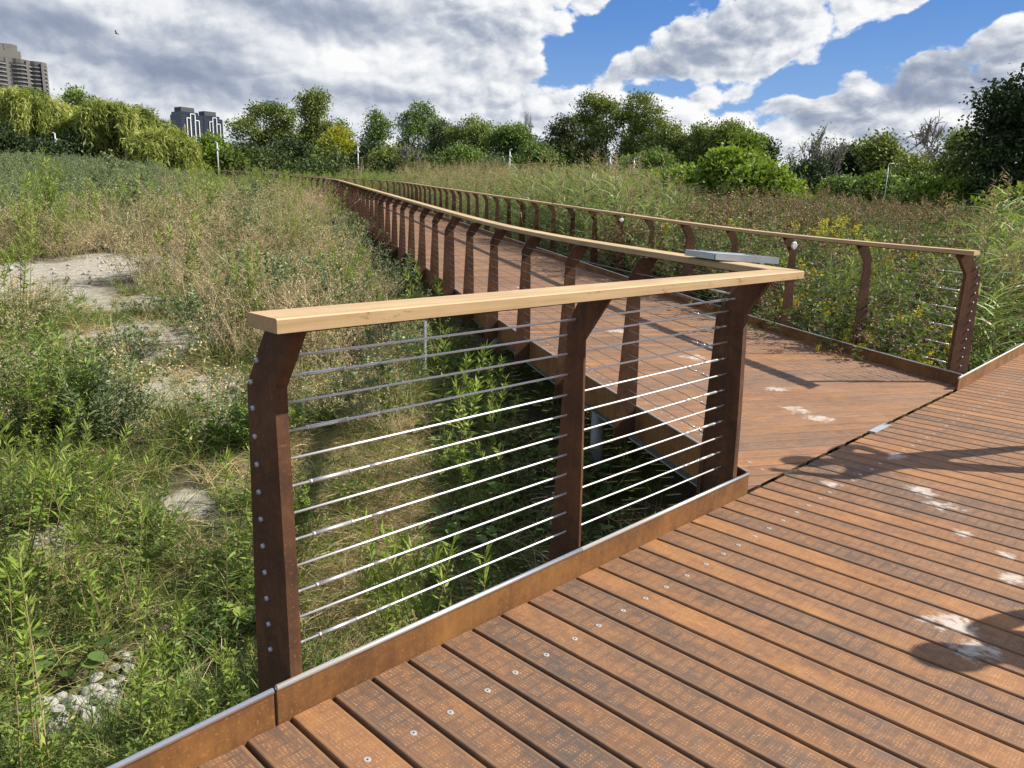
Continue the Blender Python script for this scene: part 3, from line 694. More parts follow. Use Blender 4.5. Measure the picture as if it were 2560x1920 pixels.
MG_GRASS = leaf_mat('grass_green', [(0.071, 0.122, 0.024), (0.122, 0.193, 0.036), (0.193, 0.258, 0.064), (0.335, 0.309, 0.115)], .3)
MG_STRAW = leaf_mat('grass_straw', [(0.218, 0.157, 0.075), (0.410, 0.315, 0.164), (0.573, 0.451, 0.246), (0.710, 0.588, 0.369)], .25, .6)
MG_DRY = leaf_mat('dry_weed', [(0.315, 0.228, 0.121), (0.486, 0.372, 0.200), (0.657, 0.528, 0.306), (0.429, 0.400, 0.171)], .2, .7)
MG_MUG = leaf_mat('mugwort_leaf', [(0.081, 0.126, 0.053), (0.126, 0.182, 0.077), (0.195, 0.253, 0.122), (0.341, 0.381, 0.227)], .25)
MG_ASTER = leaf_mat('aster_leaf', [(0.081, 0.092, 0.036), (0.137, 0.160, 0.054), (0.209, 0.250, 0.070), (0.281, 0.200, 0.120)], .22)
MG_HEAD = leaf_mat('brown_seed_head', [(0.104, 0.062, 0.044), (0.198, 0.119, 0.079), (0.319, 0.206, 0.140), (0.675, 0.525, 0.375)], .12, .8)
MG_REED = leaf_mat('reed_leaf', [(0.108, 0.166, 0.051), (0.172, 0.252, 0.079), (0.259, 0.338, 0.129), (0.489, 0.475, 0.230)], .35, .45)
MG_PLUME = leaf_mat('reed_plume', [(0.242, 0.171, 0.099), (0.374, 0.275, 0.165), (0.484, 0.374, 0.231)], .2, .8)
MG_GOLD = leaf_mat('goldenrod_flower', [(.46, .40, .02), (.60, .52, .03), (.68, .60, .07)], .2, .7)
MG_GLEAF = leaf_mat('goldenrod_leaf', [(0.115, 0.184, 0.029), (0.184, 0.265, 0.040), (0.276, 0.345, 0.069)], .3)
MG_LUSH = leaf_mat('lush_leaf', [(.062, .105, .026), (.10, .16, .040), (.165, .23, .065)], .32) if True else leaf_mat('x', [(0.069, 0.144, 0.023), (0.115, 0.218, 0.034), (0.184, 0.299, 0.057)], .32)
MG_STEM = leaf_mat('stem', [(.10, .085, .035), (.17, .14, .06), (.28, .21, .11)], 0.0, .8)
MG_DSTEM = leaf_mat('dry_stem', [(.27, .20, .11), (.40, .32, .19), (.50, .41, .26)], 0.0, .8)
MG_RED = leaf_mat('reddish_stem', [(.10, .04, .02), (.17, .07, .035), (.22, .11, .05)], 0.0, .8)
MG_WHITE = leaf_mat('white_flower', [(.62, .62, .58), (.75, .75, .72)], .2, .7)

def p_tuft(rg, mat, n=34, h=.28, spread=.07, w=.006, bend=.5, lean=.55, dry=.0):
    pb = PB(); a = rg.uniform(0, 6.283, n); r = spread * np.sqrt(rg.uniform(0, 1, n)); b = np.stack([r * np.cos(a), r * np.sin(a), np.full(n, -.01)], 1)
    d = np.stack([np.cos(a) * lean * rg.uniform(.1, 1, n), np.sin(a) * lean * rg.uniform(.1, 1, n), np.ones(n)], 1) + rg.normal(size=(n, 3)) * .12
    l = h * rg.uniform(.45, 1.25, n); rr_ = np.tile(rg.uniform(0, 1, n), 3)
    pb.add(blades(b, d, l, w * rg.uniform(.6, 1.3, n), bend * rg.uniform(.3, 1.5, n), rg), 0, rr_)
    return pb.mesh('tuft', [mat])
def p_straw(rg, n=70, h=.42):
    pb = PB(); a = rg.uniform(0, 6.283, n); r = .22 * np.sqrt(rg.uniform(0, 1, n)); b = np.stack([r * np.cos(a), r * np.sin(a), rg.uniform(0, .05, n)], 1)
    th = rg.normal(.6, 1.0, n); d = np.stack([np.cos(th), np.sin(th), rg.uniform(.05, .8, n)], 1)
    pb.add(blades(b, d, h * rg.uniform(.4, 1.2, n), .005 * rg.uniform(.6, 1.4, n), rg.uniform(.2, .7, n), rg), 0, np.tile(rg.uniform(0, 1, n), 3))
    return pb.mesh('straw', [MG_STRAW])
def p_stalky(rg, leafmat, stemmat, h=1.1, ns=7, spread=.16, nl=55, ll=.055, lw=.016, lean=.22, head=None, nh=0, hs=.02, branch=0, topbias=1.0, headz=.62):
    """several upright leafy stems, with optional seed heads or flowers near the top"""
    pb = PB()
    for k in range(ns):
        a = rg.uniform(0, 6.283); r = spread * math.sqrt(rg.uniform()); b = np.array([r * math.cos(a), r * math.sin(a), -.03]); hh = h * rg.uniform(.65, 1.1)
        d = np.array([math.cos(a) * lean * rg.uniform(.2, 1.2), math.sin(a) * lean * rg.uniform(.2, 1.2), 1.0]); c = rg.normal(size=3) * [.1, .1, 0]
        def P(tt): tt = np.asarray(tt)[..., None]; return b + d * hh * tt + c * hh * tt * tt
        tt = np.linspace(0, 1, 5); pts = P(tt); pb.add(stems(pts[:-1], pts[1:], .004 * (1 - .7 * tt[:-1]) * h, .004 * (1 - .7 * tt[1:]) * h), 1, rg.uniform())
        tips = [P(np.array([1.0]))[0]]; starts = [(b, None)]
        segs = [(lambda q: P(q))]
        for q in range(branch):
            t0 = rg.uniform(.35, .85); p0 = P(np.array([t0]))[0]; a2 = rg.uniform(0, 6.283); dd = np.array([math.cos(a2) * .8, math.sin(a2) * .8, rg.uniform(.5, 1.2)]); ln = hh * (1.05 - t0) * rg.uniform(.5, .9)
            p1 = p0 + unit(dd) * ln; pb.add(stems([p0], [p1], .0022 * h, .001 * h), 1, rg.uniform()); segs.append(lambda q, p0=p0, p1=p1: p0 + (p1 - p0) * np.asarray(q)[..., None]); tips.append(p1)
        n = max(2, int(nl / len(segs)))
        for si, sg in enumerate(segs):
            m_ = n if si else max(4, n); tl = rg.uniform(.08 if si == 0 else .1, 1, m_) ** topbias; pb_ = sg(tl); th = rg.uniform(0, 6.283, m_)
            dd = np.stack([np.cos(th), np.sin(th), rg.uniform(-.25, .9, m_)], 1); pb.add(leafquads(pb_, dd, ll * rg.uniform(.5, 1.3, m_) * (1.15 - .5 * tl), lw * rg.uniform(.6, 1.3, m_), rg, .4), 0, np.clip(rg.normal(.45, .22, m_) + .15 * tl, 0, 1))
            if head is not None and nh:
                mh = max(3, nh // len(segs)); tl = rg.uniform(headz, 1.0, mh); c_ = sg(tl) + rg.normal(size=(mh, 3)) * hs * .9
                for q in range(2): pb.add(leafquads(c_, rg.normal(size=(mh, 3)), hs * rg.uniform(.6, 1.4, mh), hs * .7, rg), 2, rg.uniform(0, 1, mh))
    return pb.mesh('stalky', [leafmat, stemmat] + ([head] if head else []))
def p_dryweed(rg, h=.8, nb=16, mat=None):
    """wiry branching dry weed with tiny seed pods"""
    pb = PB(); mat = mat or MG_DRY
    for k in range(nb):
        a = rg.uniform(0, 6.283); d = unit(np.array([math.cos(a) * rg.uniform(.1, .8), math.sin(a) * rg.uniform(.1, .8), 1.0])); hh = h * rg.uniform(.5, 1.15); b = np.array([rg.normal() * .06, rg.normal() * .06, -.02]); bend = rg.normal(size=3) * [.25, .25, .05]
        P = lambda tt: b + d * hh * np.asarray(tt)[..., None] + bend * hh * (np.asarray(tt)[..., None]) ** 2
        tt = np.linspace(0, 1, 4); pts = P(tt); pb.add(stems(pts[:-1], pts[1:], .0028 * (1 - .6 * tt[:-1]), .0028 * (1 - .6 * tt[1:])), 1, rg.uniform())
        nt = 7; t0 = rg.uniform(.25, .98, nt); p0 = P(t0); dd = unit(rg.normal(size=(nt, 3)) + d * 1.0); ln = hh * .28 * rg.uniform(.4, 1.2, nt); p1 = p0 + dd * ln[:, None]
        pb.add(stems(p0, p1, .0013, .0006), 1, rg.uniform(0, 1, nt * 3))
        f = rg.uniform(.25, 1, (nt, 6)); c_ = (p0[:, None] + (p1 - p0)[:, None] * f[..., None]).reshape(-1, 3) + rg.normal(size=(nt * 6, 3)) * .008
        pb.add(leafquads(c_, rg.normal(size=(len(c_), 3)), .017 * rg.uniform(.5, 1.5, len(c_)), .008, rg), 0, rg.uniform(0, 1, len(c_)))
    return pb.mesh('dryweed', [mat, MG_DSTEM])
def p_reed(rg, h=2.3, ns=5, plume=True, nl=11):
    pb = PB()
    for k in range(ns):
        a = rg.uniform(0, 6.283); b = np.array([rg.normal() * .14, rg.normal() * .14, -.05]); hh = h * rg.uniform(.7, 1.1); d = unit(np.array([rg.normal() * .09, rg.normal() * .09, 1.0]))
        P = lambda tt: b + d * hh * np.asarray(tt)[..., None]
        pb.add(stems(P(np.array([0, .5])), P(np.array([.5, 1.0])), [.006, .005], [.005, .002]), 1, rg.uniform())
        tl = np.linspace(.12, .95, nl) + rg.uniform(-.03, .03, nl); th = rg.uniform(0, 6.283, nl) + .0; dd = np.stack([np.cos(th) * .6, np.sin(th) * .6, np.full(nl, .8)], 1)
        pb.add(blades(P(tl), dd, .52 * rg.uniform(.6, 1.25, nl), .026 * rg.uniform(.7, 1.2, nl), rg.uniform(.35, 1.0, nl), rg, 4), 0, np.tile(np.clip(rg.normal(.45, .25, nl), 0, 1), 4))
        if plume and rg.uniform() < .75:
            n = 46; tl = rg.uniform(.9, 1.1, n); c_ = P(tl) + rg.normal(size=(n, 3)) * .022; dd = np.stack([rg.normal(size=n) * .6 + .5, rg.normal(size=n) * .6, rg.uniform(.1, 1, n)], 1)
            pb.add(leafquads(c_, dd, .10 * rg.uniform(.5, 1.3, n), .009, rg), 2, rg.uniform(0, 1, n))
    return pb.mesh('reed', [MG_REED, MG_STEM, MG_PLUME])
def p_goldenrod(rg, h=1.2, ns=5, flower=True):
    pb = PB()
    for k in range(ns):
        b = np.array([rg.normal() * .09, rg.normal() * .09, -.03]); hh = h * rg.uniform(.75, 1.1); d = unit(np.array([rg.normal() * .12, rg.normal() * .12, 1.0])); P = lambda tt: b + d * hh * np.asarray(tt)[..., None]
        pb.add(stems(P(np.array([0, .5])), P(np.array([.5, 1.0])), [.005, .004], [.004, .002]), 1, rg.uniform())
        n = 44; tl = rg.uniform(.15, 1.0, n); th = rg.uniform(0, 6.283, n); dd = np.stack([np.cos(th), np.sin(th), rg.uniform(-.1, .9, n)], 1)
        pb.add(leafquads(P(tl), dd, .10 * (1.25 - .7 * tl) * rg.uniform(.7, 1.2, n), .017, rg, .5), 0, rg.uniform(0, 1, n))
        if flower:
            nb = 9; th = rg.uniform(0, 6.283, nb); t0 = rg.uniform(.82, 1.0, nb); p0 = P(t0); p1 = p0 + np.stack([np.cos(th) * .10, np.sin(th) * .10, rg.uniform(.02, .12, nb)], 1) * (1.3 - (t0 - .82) * 4)[:, None]
            f = rg.uniform(0, 1, (nb, 16)); c_ = (p0[:, None] + (p1 - p0)[:, None] * f[..., None]).reshape(-1, 3) + rg.normal(size=(nb * 16, 3)) * .010
            pb.add(leafquads(c_, rg.normal(size=(len(c_), 3)), .024 * rg.uniform(.6, 1.4, len(c_)), .016, rg), 2, rg.uniform(0, 1, len(c_)))
        else:
            n = 26; th = rg.uniform(0, 6.283, n); pb.add(leafquads(P(rg.uniform(.85, 1.05, n)), np.stack([np.cos(th), np.sin(th), rg.uniform(.5, 2, n)], 1), .09, .011, rg), 0, rg.uniform(.5, 1, n))
    return pb.mesh('goldenrod', [MG_GLEAF, MG_STEM, MG_GOLD])
def p_broad(rg, n=11, size=.16, mat=None, up=.55, r=.16):
    """rosette of broad rounded leaves on stalks"""
    pb = PB()
    for k in range(n):
        a = rg.uniform(0, 6.283); l = size * rg.uniform(.6, 1.2); base = np.array([0, 0, 0.0]); rad = r * rg.uniform(.3, 1.2); tip = np.array([math.cos(a) * rad, math.sin(a) * rad, up * rad * 1.6 + rg.uniform(.02, .1)])
        pb.add(stems([base], [tip], .004, .003), 1, rg.uniform()); d = unit(np.array([math.cos(a), math.sin(a), rg.uniform(-.25, .35)])); s = unit(np.cross(d, [0, 0, 1.0])); nrm = np.cross(s, d)
        q = [];  w = .78
        rows = [(0, .25), (.2, .85), (.5, 1.0), (.8, .7), (1.0, .08)]
        for (t0, w0), (t1, w1) in zip(rows[:-1], rows[1:]):
            for sg in (-1, 1):
                z0, z1 = -.05 * l * math.sin(t0 * 3), -.05 * l * math.sin(t1 * 3); e0, e1 = .16 * l * w0, .16 * l * w1
                q.append([tip + d * l * t0 + nrm * z0, tip + d * l * t0 + s * sg * w0 * l * w * .5 + nrm * (z0 + e0), tip + d * l * t1 + s * sg * w1 * l * w * .5 + nrm * (z1 + e1), tip + d * l * t1 + nrm * z1])
        pb.add(np.array(q), 0, np.clip(rg.normal(.5, .3), 0, 1))
    return pb.mesh('broad', [mat or MG_LUSH, MG_STEM])

def p_thicket(rg):
    pb = PB(); n = 900; v = unit(rg.normal(size=(n, 3))) * rg.uniform(.5, 1, (n, 1)) ** .5 * [2.2, 2.2, 1.9] + [0, 0, 1.6]; v = v * (1 + .12 * rg.normal(size=(n, 1))); v[:, 2] = abs(v[:, 2])
    pb.add(leafquads(v, rg.normal(size=(n, 3)), .34 * rg.uniform(.6, 1.3, n), .2, rg), 0, np.clip(rg.normal(.4, .25, n), 0, 1)); return pb.mesh('thicket', [MG_THICK])
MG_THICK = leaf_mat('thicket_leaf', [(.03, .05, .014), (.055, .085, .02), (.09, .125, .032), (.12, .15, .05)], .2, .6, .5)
PROTO = bpy.data.collections.new('plant_prototypes')       # sources for the scattered ground cover only
PIDX = {}
def proto(kind, me):
    o = bpy.data.objects.new('%03d_%s' % (len(PROTO.objects), kind), me); PROTO.objects.link(o); PIDX.setdefault(kind, []).append(len(PROTO.objects) - 1)
for s_ in range(4): proto('tuft', p_tuft(np.random.default_rng(10 + s_), MG_GRASS))
for s_ in range(3): proto('longtuft', p_tuft(np.random.default_rng(20 + s_), MG_GRASS, 46, .52, .10, .008, .75, .6))
for s_ in range(3): proto('drytuft', p_tuft(np.random.default_rng(30 + s_), MG_STRAW, 34, .30, .08, .005, .6, .8))
for s_ in range(4): proto('straw', p_straw(np.random.default_rng(40 + s_)))
for s_ in range(4): proto('mugwort', p_stalky(np.random.default_rng(50 + s_), MG_MUG, MG_STEM, 1.15, 8, .2, 75, .07, .024, .25, MG_MUG, 30, .03, 2, .8))
for s_ in range(3): proto('weedlet', p_stalky(np.random.default_rng(60 + s_), MG_GRASS, MG_STEM, .38, 6, .09, 34, .05, .016, .5, None, 0, 0, 1))
for s_ in range(4): proto('dryweed', p_dryweed(np.random.default_rng(70 + s_)))
for s_ in range(3): proto('olive', p_stalky(np.random.default_rng(80 + s_), MG_MUG, MG_STEM, .75, 9, .16, 80, .045, .010, .45, MG_DRY, 40, .016, 3))
for s_ in range(4): proto('aster', p_stalky(np.random.default_rng(90 + s_), MG_ASTER, MG_RED, 1.75, 7, .22, 110, .085, .020, .16, MG_HEAD, 95, .026, 4, .75, .55))
for s_ in range(3): proto('greenaster', p_stalky(np.random.default_rng(100 + s_), MG_LUSH, MG_STEM, 1.35, 7, .2, 110, .085, .020, .2, MG_HEAD, 24, .02, 3, .8))
for s_ in range(4): proto('reed', p_reed(np.random.default_rng(110 + s_)))
for s_ in range(2): proto('greenreed', p_reed(np.random.default_rng(115 + s_), 2.2, 6, False, 14))
for s_ in range(3): proto('goldenrod', p_goldenrod(np.random.default_rng(120 + s_)))
for s_ in range(2): proto('yellowgreen', p_goldenrod(np.random.default_rng(130 + s_), 1.1, 6, False))
for s_ in range(3): proto('phrag', p_reed(np.random.default_rng(140 + s_), 2.5, 6, True, 8))
for s_ in range(4): proto('thicket', p_thicket(np.random.default_rng(160 + s_)))
for s_ in range(2): proto('vine', p_broad(np.random.default_rng(150 + s_), 14, .11, None, .4, .2))

def scatter(name, kinds, pts, scale, jitter=.25, tilt=.08, label=None):
    """ground cover of uncountable plants: one object, instanced on points"""
    n = len(pts)
    if n == 0: return
    rg = np.random.default_rng(abs(hash(name)) % 9999 if False else sum(map(ord, name)))
    ks = [k for k, _ in kinds]; pw = np.array([p for _, p in kinds], float); pw /= pw.sum()
    kc = rg.choice(len(ks), n, p=pw); idx = np.array([rg.choice(PIDX[ks[k]]) for k in kc], np.float32)
    me = bpy.data.meshes.new(name); me.vertices.add(n); me.vertices.foreach_set('co', np.ascontiguousarray(pts, np.float32).ravel())
    a = me.attributes.new('pick', 'INT', 'POINT'); a.data.foreach_set('value', idx.astype(np.int32))
    rot = np.stack([rg.normal(size=n) * tilt, rg.normal(size=n) * tilt, rg.uniform(0, 6.283, n)], 1).astype(np.float32)
    a = me.attributes.new('turn', 'FLOAT_VECTOR', 'POINT'); a.data.foreach_set('vector', rot.ravel())
    a = me.attributes.new('size', 'FLOAT', 'POINT'); a.data.foreach_set('value', (np.broadcast_to(scale, (n,)) * rg.uniform(1 - jitter, 1 + jitter, n)).astype(np.float32))
    o = link(name, me); o['kind'] = 'stuff'
    if label: o['label'] = label
    gt = bpy.data.node_groups.new(name, 'GeometryNodeTree')
    gt.interface.new_socket('Geometry', in_out='INPUT', socket_type='NodeSocketGeometry'); gt.interface.new_socket('Geometry', in_out='OUTPUT', socket_type='NodeSocketGeometry')
    gi = gt.nodes.new('NodeGroupInput'); go = gt.nodes.new('NodeGroupOutput'); ip = gt.nodes.new('GeometryNodeInstanceOnPoints'); ci = gt.nodes.new('GeometryNodeCollectionInfo')
    ci.inputs['Collection'].default_value = PROTO; ci.inputs['Separate Children'].default_value = True; ci.inputs['Reset Children'].default_value = True
    def na_(nm, ty):
        nd = gt.nodes.new('GeometryNodeInputNamedAttribute'); nd.data_type = ty; nd.inputs[0].default_value = nm; return nd.outputs[0]
    L = gt.links.new
    L(gi.outputs[0], ip.inputs['Points']); L(ci.outputs[0], ip.inputs['Instance']); ip.inputs['Pick Instance'].default_value = True
    L(na_('pick', 'INT'), ip.inputs['Instance Index']); L(na_('turn', 'FLOAT_VECTOR'), ip.inputs['Rotation']); L(na_('size', 'FLOAT'), ip.inputs['Scale'])
    L(ip.outputs[0], go.inputs[0])
    md = o.modifiers.new('scatter', 'NODES'); md.node_group = gt
    return o
def clumpy(p, s_, seed, lo=.6, hi=1.7): return lo + (hi - lo) * np.clip(.5 + .75 * fbm(p[:, 0], p[:, 1], s_, seed), 0, 1)
def bearings(x, y):
    rx_, ry_ = x - CAM[0], y - CAM[1]; D = np.hypot(rx_, ry_)
    b = np.arctan2(rx_ * math.sin(YAW) - ry_ * math.cos(YAW), rx_ * math.cos(YAW) + ry_ * math.sin(YAW)); return D, 1280 + FPX * np.tan(np.clip(b, -1.2, 1.2))
def fbm(x, y, s, seed=0):
    rg = np.random.default_rng(seed); o = 0; a = 1.0; t_ = 0
    for k in range(5):
        th = rg.uniform(0, 6.283); ph = rg.uniform(0, 6.283, 2); f = s * 1.9 ** k
        o = o + a * np.sin(f * (x * math.cos(th) + y * math.sin(th)) + ph[0] + 1.7 * np.sin(f * .6 * (y * math.cos(th) - x * math.sin(th)) + ph[1])); t_ += a; a *= .7
    return o / t_
def area_points(n, px0, px1, D0, D1, seed, power=1.0, clear=.35):
    """random ground points in a wedge seen from the walkway; density falls with distance as D**-power"""
    rg = np.random.default_rng(seed); u = rg.uniform(0, 1, n)
    e = 2 - power; D = (D0 ** e + u * (D1 ** e - D0 ** e)) ** (1 / e) if abs(e) > 1e-3 else D0 * (D1 / D0) ** u
    b0, b1 = math.atan((px0 - 1280) / FPX), math.atan((px1 - 1280) / FPX); b = rg.uniform(b0, b1, n)
    x = CAM[0] + D * np.cos(YAW - b); y = CAM[1] + D * np.sin(YAW - b)
    s, lat = sl(x, y); ok = ~((lat > -clear) & (lat < WB + clear) & (s > -6)) & (y > clear + .1)
    x, y = x[ok], y[ok]; return np.stack([x, y, ground_z(x, y)], 1), s[ok], lat[ok], D[ok], np.degrees(b[ok])
def keep(pts, pr, seed):
    pr = pr * (1 - .97 * clearing(pts[:, 0], pts[:, 1]))
    return pts[np.random.default_rng(seed).uniform(0, 1, len(pts)) < pr]

# ---- left side
p, s, lat, D, b = area_points(15000, -500, 1300, 4.2, 17, 1, .9, .05); left = lat < 0
p = p[left]; d = dirtness(p[:, 0], p[:, 1]); f = fbm(p[:, 0], p[:, 1], .8, 3); Dk, px = bearings(p[:, 0], p[:, 1])
g = np.clip(.50 + .8 * f, .06, 1) * (1 - .93 * np.clip(d * 1.5, 0, 1)); g = g * np.where((px > 720), .55, 1.0)
scatter('grass', [('tuft', 4), ('longtuft', 3.6), ('weedlet', 1.6), ('drytuft', 2.2), ('yellowgreen', .12)], keep(p, g, 5), .9, .5, .2, 'mixed green and dry grass on the left')
f2 = fbm(p[:, 0], p[:, 1], .6, 8); zone = smooth(640, 820, px) * smooth(1400, 1150, px) * smooth(-.9, -2.0, lat[left])
scatter('straw_grass', [('straw', 5), ('drytuft', 2)], keep(p, np.clip(zone * (.62 + .5 * f2), 0, 1) + .05 * (1 - zone) * (1 - .9 * d), 6), .85, .35, .15, 'matted dry straw grass beside the boardwalk')
p, s, lat, D, b = area_points(5200, -500, 1000, 8.5, 32, 2, .9, .8); left = lat < 0; p = p[left]; Dk, px = bearings(p[:, 0], p[:, 1]); d = dirtness(p[:, 0], p[:, 1]); f = fbm(p[:, 0], p[:, 1], .45, 9)
dry = smooth(150, 420, px) * smooth(980, 820, px) * smooth(8.5, 13, Dk)
k_ = keep(p, dry * np.clip(.42 + .75 * f, .05, 1) * (1 - np.clip(1.4 * d, 0, .97)), 11)
scatter('dry_weeds', [('dryweed', 6), ('olive', 2.6), ('drytuft', 1.0), ('longtuft', .9), ('yellowgreen', .25), ('mugwort', .35)], k_, clumpy(k_, .75, 51), .4, .15, 'wiry dry tan weeds on the low mound')
k_ = keep(p, (1 - .75 * dry) * np.clip(.45 + .6 * fbm(p[:, 0], p[:, 1], .5, 15), .04, 1) * (1 - np.clip(1.9 * d, 0, .98)), 12)
scatter('low_weeds', [('olive', 3), ('weedlet', 4), ('longtuft', 3), ('dryweed', 1.3), ('mugwort', .3), ('yellowgreen', .3)], k_, clumpy(k_, .9, 52, .5, 1.4), .35, .15, 'low olive weeds round the bare patches')
p, s, lat, D, b = area_points(9000, -600, 950, 22, 95, 4, 1.0, .8); left = lat < 0; p = p[left]; Dk, px = bearings(p[:, 0], p[:, 1]); f = fbm(p[:, 0], p[:, 1], .22, 10)
mg = smooth(620, 360, px + 90 * f) * smooth(24, 33, Dk)
scatter('mugwort_field', [('mugwort', 6), ('olive', 2), ('dryweed', 1.6), ('yellowgreen', .25), ('longtuft', .8)], (k_ := keep(p, mg * .8, 13)), clumpy(k_, .25, 53, .8, 1.4), .25, .08, 'band of grey-green mugwort across the field on the left')
scatter('mound_weeds', [('dryweed', 5), ('olive', 3), ('yellowgreen', 1.1), ('drytuft', 1)], (k_ := keep(p, (1 - mg) * np.clip(.6 + .4 * f, 0, 1) * smooth(80, 45, Dk), 14)), clumpy(k_, .45, 54, .6, 1.6), .35, .12, 'tan and olive weeds on the far slope of the mound')
p, s, lat, D, b = area_points(2600, 480, 1150, 55, 105, 7, 1.0, .6); Dk, px = bearings(p[:, 0], p[:, 1])
scatter('yellow_weeds', [('yellowgreen', 6), ('goldenrod', .25), ('mugwort', 2), ('olive', 1)], keep(p, np.where((lat > 0) | (Dk > 75), .8, .25), 16), 1.25, .3, .08, 'yellow-green weeds beyond the far bend of the boardwalk')
# ---- right side
p, s, lat, D, b = area_points(10500, 1000, 3300, 5, 62, 21, .75, .45); rt = lat > WB; p = p[rt]; Dk, px = bearings(p[:, 0], p[:, 1]); f = fbm(p[:, 0], p[:, 1], .3, 20); f3 = fbm(p[:, 0], p[:, 1], .55, 22)
reedy = np.maximum(smooth(2380, 2520, px + 60 * f3) * smooth(28, 15, Dk) * .95, smooth(1680, 1500, px + 120 * f) * smooth(14, 24, Dk + 5 * f3))
gold = smooth(.12, .5, f3 + .35 * np.exp(-((px - 2080) / 190) ** 2)) * smooth(24, 11, Dk) * smooth(1500, 1900, px)
grn = smooth(.0, .5, -f3 + .25) * smooth(20, 8, Dk)
scatter('asters', [('aster', 7), ('greenaster', 4), ('dryweed', 1.2), ('olive', .8), ('yellowgreen', .5)], (k_ := keep(p, (1 - reedy) * (1 - .8 * gold) * np.clip(1 - .55 * grn, 0, 1) * .9, 23)), clumpy(k_, .6, 55, .85, 1.25), .2, .06, 'mass of tall brown-headed asters right of the boardwalk')
scatter('green_weeds', [('greenaster', 5), ('yellowgreen', 2.6), ('goldenrod', .5), ('longtuft', 1.5), ('vine', 1.0)], keep(p, np.clip((1 - reedy) * (.30 + .55 * grn + .5 * gold) * smooth(34, 20, Dk), 0, 1), 24), 1.42, .25, .08, 'leafy green weeds along the right railing')
tan = smooth(24, 36, Dk) * smooth(1720, 1560, px)
scatter('reeds', [('reed', 4), ('greenreed', 4)], keep(p, reedy * (1 - tan) * .85, 25), 1.06, .2, .07, 'tall green reeds in clumps')
scatter('plumed_reeds', [('phrag', 5), ('dryweed', 3), ('reed', 2), ('olive', 2)], keep(p, np.clip(reedy * tan * .9, 0, 1), 26), .82, .22, .07, 'tan plumed reeds beyond the railing')
p, s, lat, D, b = area_points(3800, 850, 2700, 42, 105, 31, 1.1, .6); rt = lat > WB; p = p[rt]; Dk, px = bearings(p[:, 0], p[:, 1])
scatter('far_reeds', [('phrag', 4), ('dryweed', 3), ('mugwort', 2), ('yellowgreen', 1.2), ('aster', 2)], keep(p, np.where(px < 1750, .9, .5), 27), .8, .25, .07, 'far belt of tan reeds and weeds below the trees')
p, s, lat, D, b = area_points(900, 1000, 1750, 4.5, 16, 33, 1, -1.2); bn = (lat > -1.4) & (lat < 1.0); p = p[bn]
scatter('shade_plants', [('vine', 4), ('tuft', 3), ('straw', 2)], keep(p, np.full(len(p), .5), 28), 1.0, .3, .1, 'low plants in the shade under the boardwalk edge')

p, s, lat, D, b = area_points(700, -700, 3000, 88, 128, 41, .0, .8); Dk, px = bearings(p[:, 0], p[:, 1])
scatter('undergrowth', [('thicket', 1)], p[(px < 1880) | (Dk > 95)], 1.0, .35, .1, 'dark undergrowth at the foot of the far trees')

# ------------------------------------------------------------------ trees
def tree_leaf(name, cols, trans=.25): return leaf_mat(name, cols, trans, .6, .1)
T_WILLOW = tree_leaf('willow_leaf', [(0.139, 0.178, 0.041), (0.234, 0.280, 0.063), (0.354, 0.391, 0.103), (0.485, 0.494, 0.159)], .3)
T_MID = tree_leaf('mid_leaf', [(0.070, 0.122, 0.028), (0.113, 0.182, 0.038), (0.174, 0.252, 0.059), (0.244, 0.313, 0.086)])
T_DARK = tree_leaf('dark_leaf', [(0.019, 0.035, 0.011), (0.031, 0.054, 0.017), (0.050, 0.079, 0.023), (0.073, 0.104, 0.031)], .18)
T_BRIGHT = tree_leaf('bright_leaf', [(0.087, 0.145, 0.019), (0.139, 0.214, 0.025), (0.208, 0.289, 0.041), (0.277, 0.347, 0.069)], .35)
T_YELLOW = tree_leaf('yellow_leaf', [(0.175, 0.194, 0.018), (0.275, 0.288, 0.025), (0.388, 0.375, 0.037), (0.475, 0.425, 0.062)], .35)
T_OLIVE = tree_leaf('olive_leaf', [(0.096, 0.131, 0.031), (0.148, 0.192, 0.043), (0.217, 0.260, 0.066), (0.295, 0.330, 0.096)])
T_SILVER = tree_leaf('silver_leaf', [(0.072, 0.102, 0.042), (0.114, 0.150, 0.066), (0.168, 0.204, 0.102), (0.240, 0.276, 0.156)])
T_BRONZE = tree_leaf('bronze_leaf', [(0.029, 0.047, 0.014), (0.047, 0.072, 0.019), (0.072, 0.094, 0.026), (0.156, 0.098, 0.039)], .18)
M_BARK = simple('bark', (.085, .068, .052), .9, 0, .35, 6, .4)
M_GREYBARK = simple('grey_bark', (.20, .175, .15), .9, 0, .3, 6, .4)

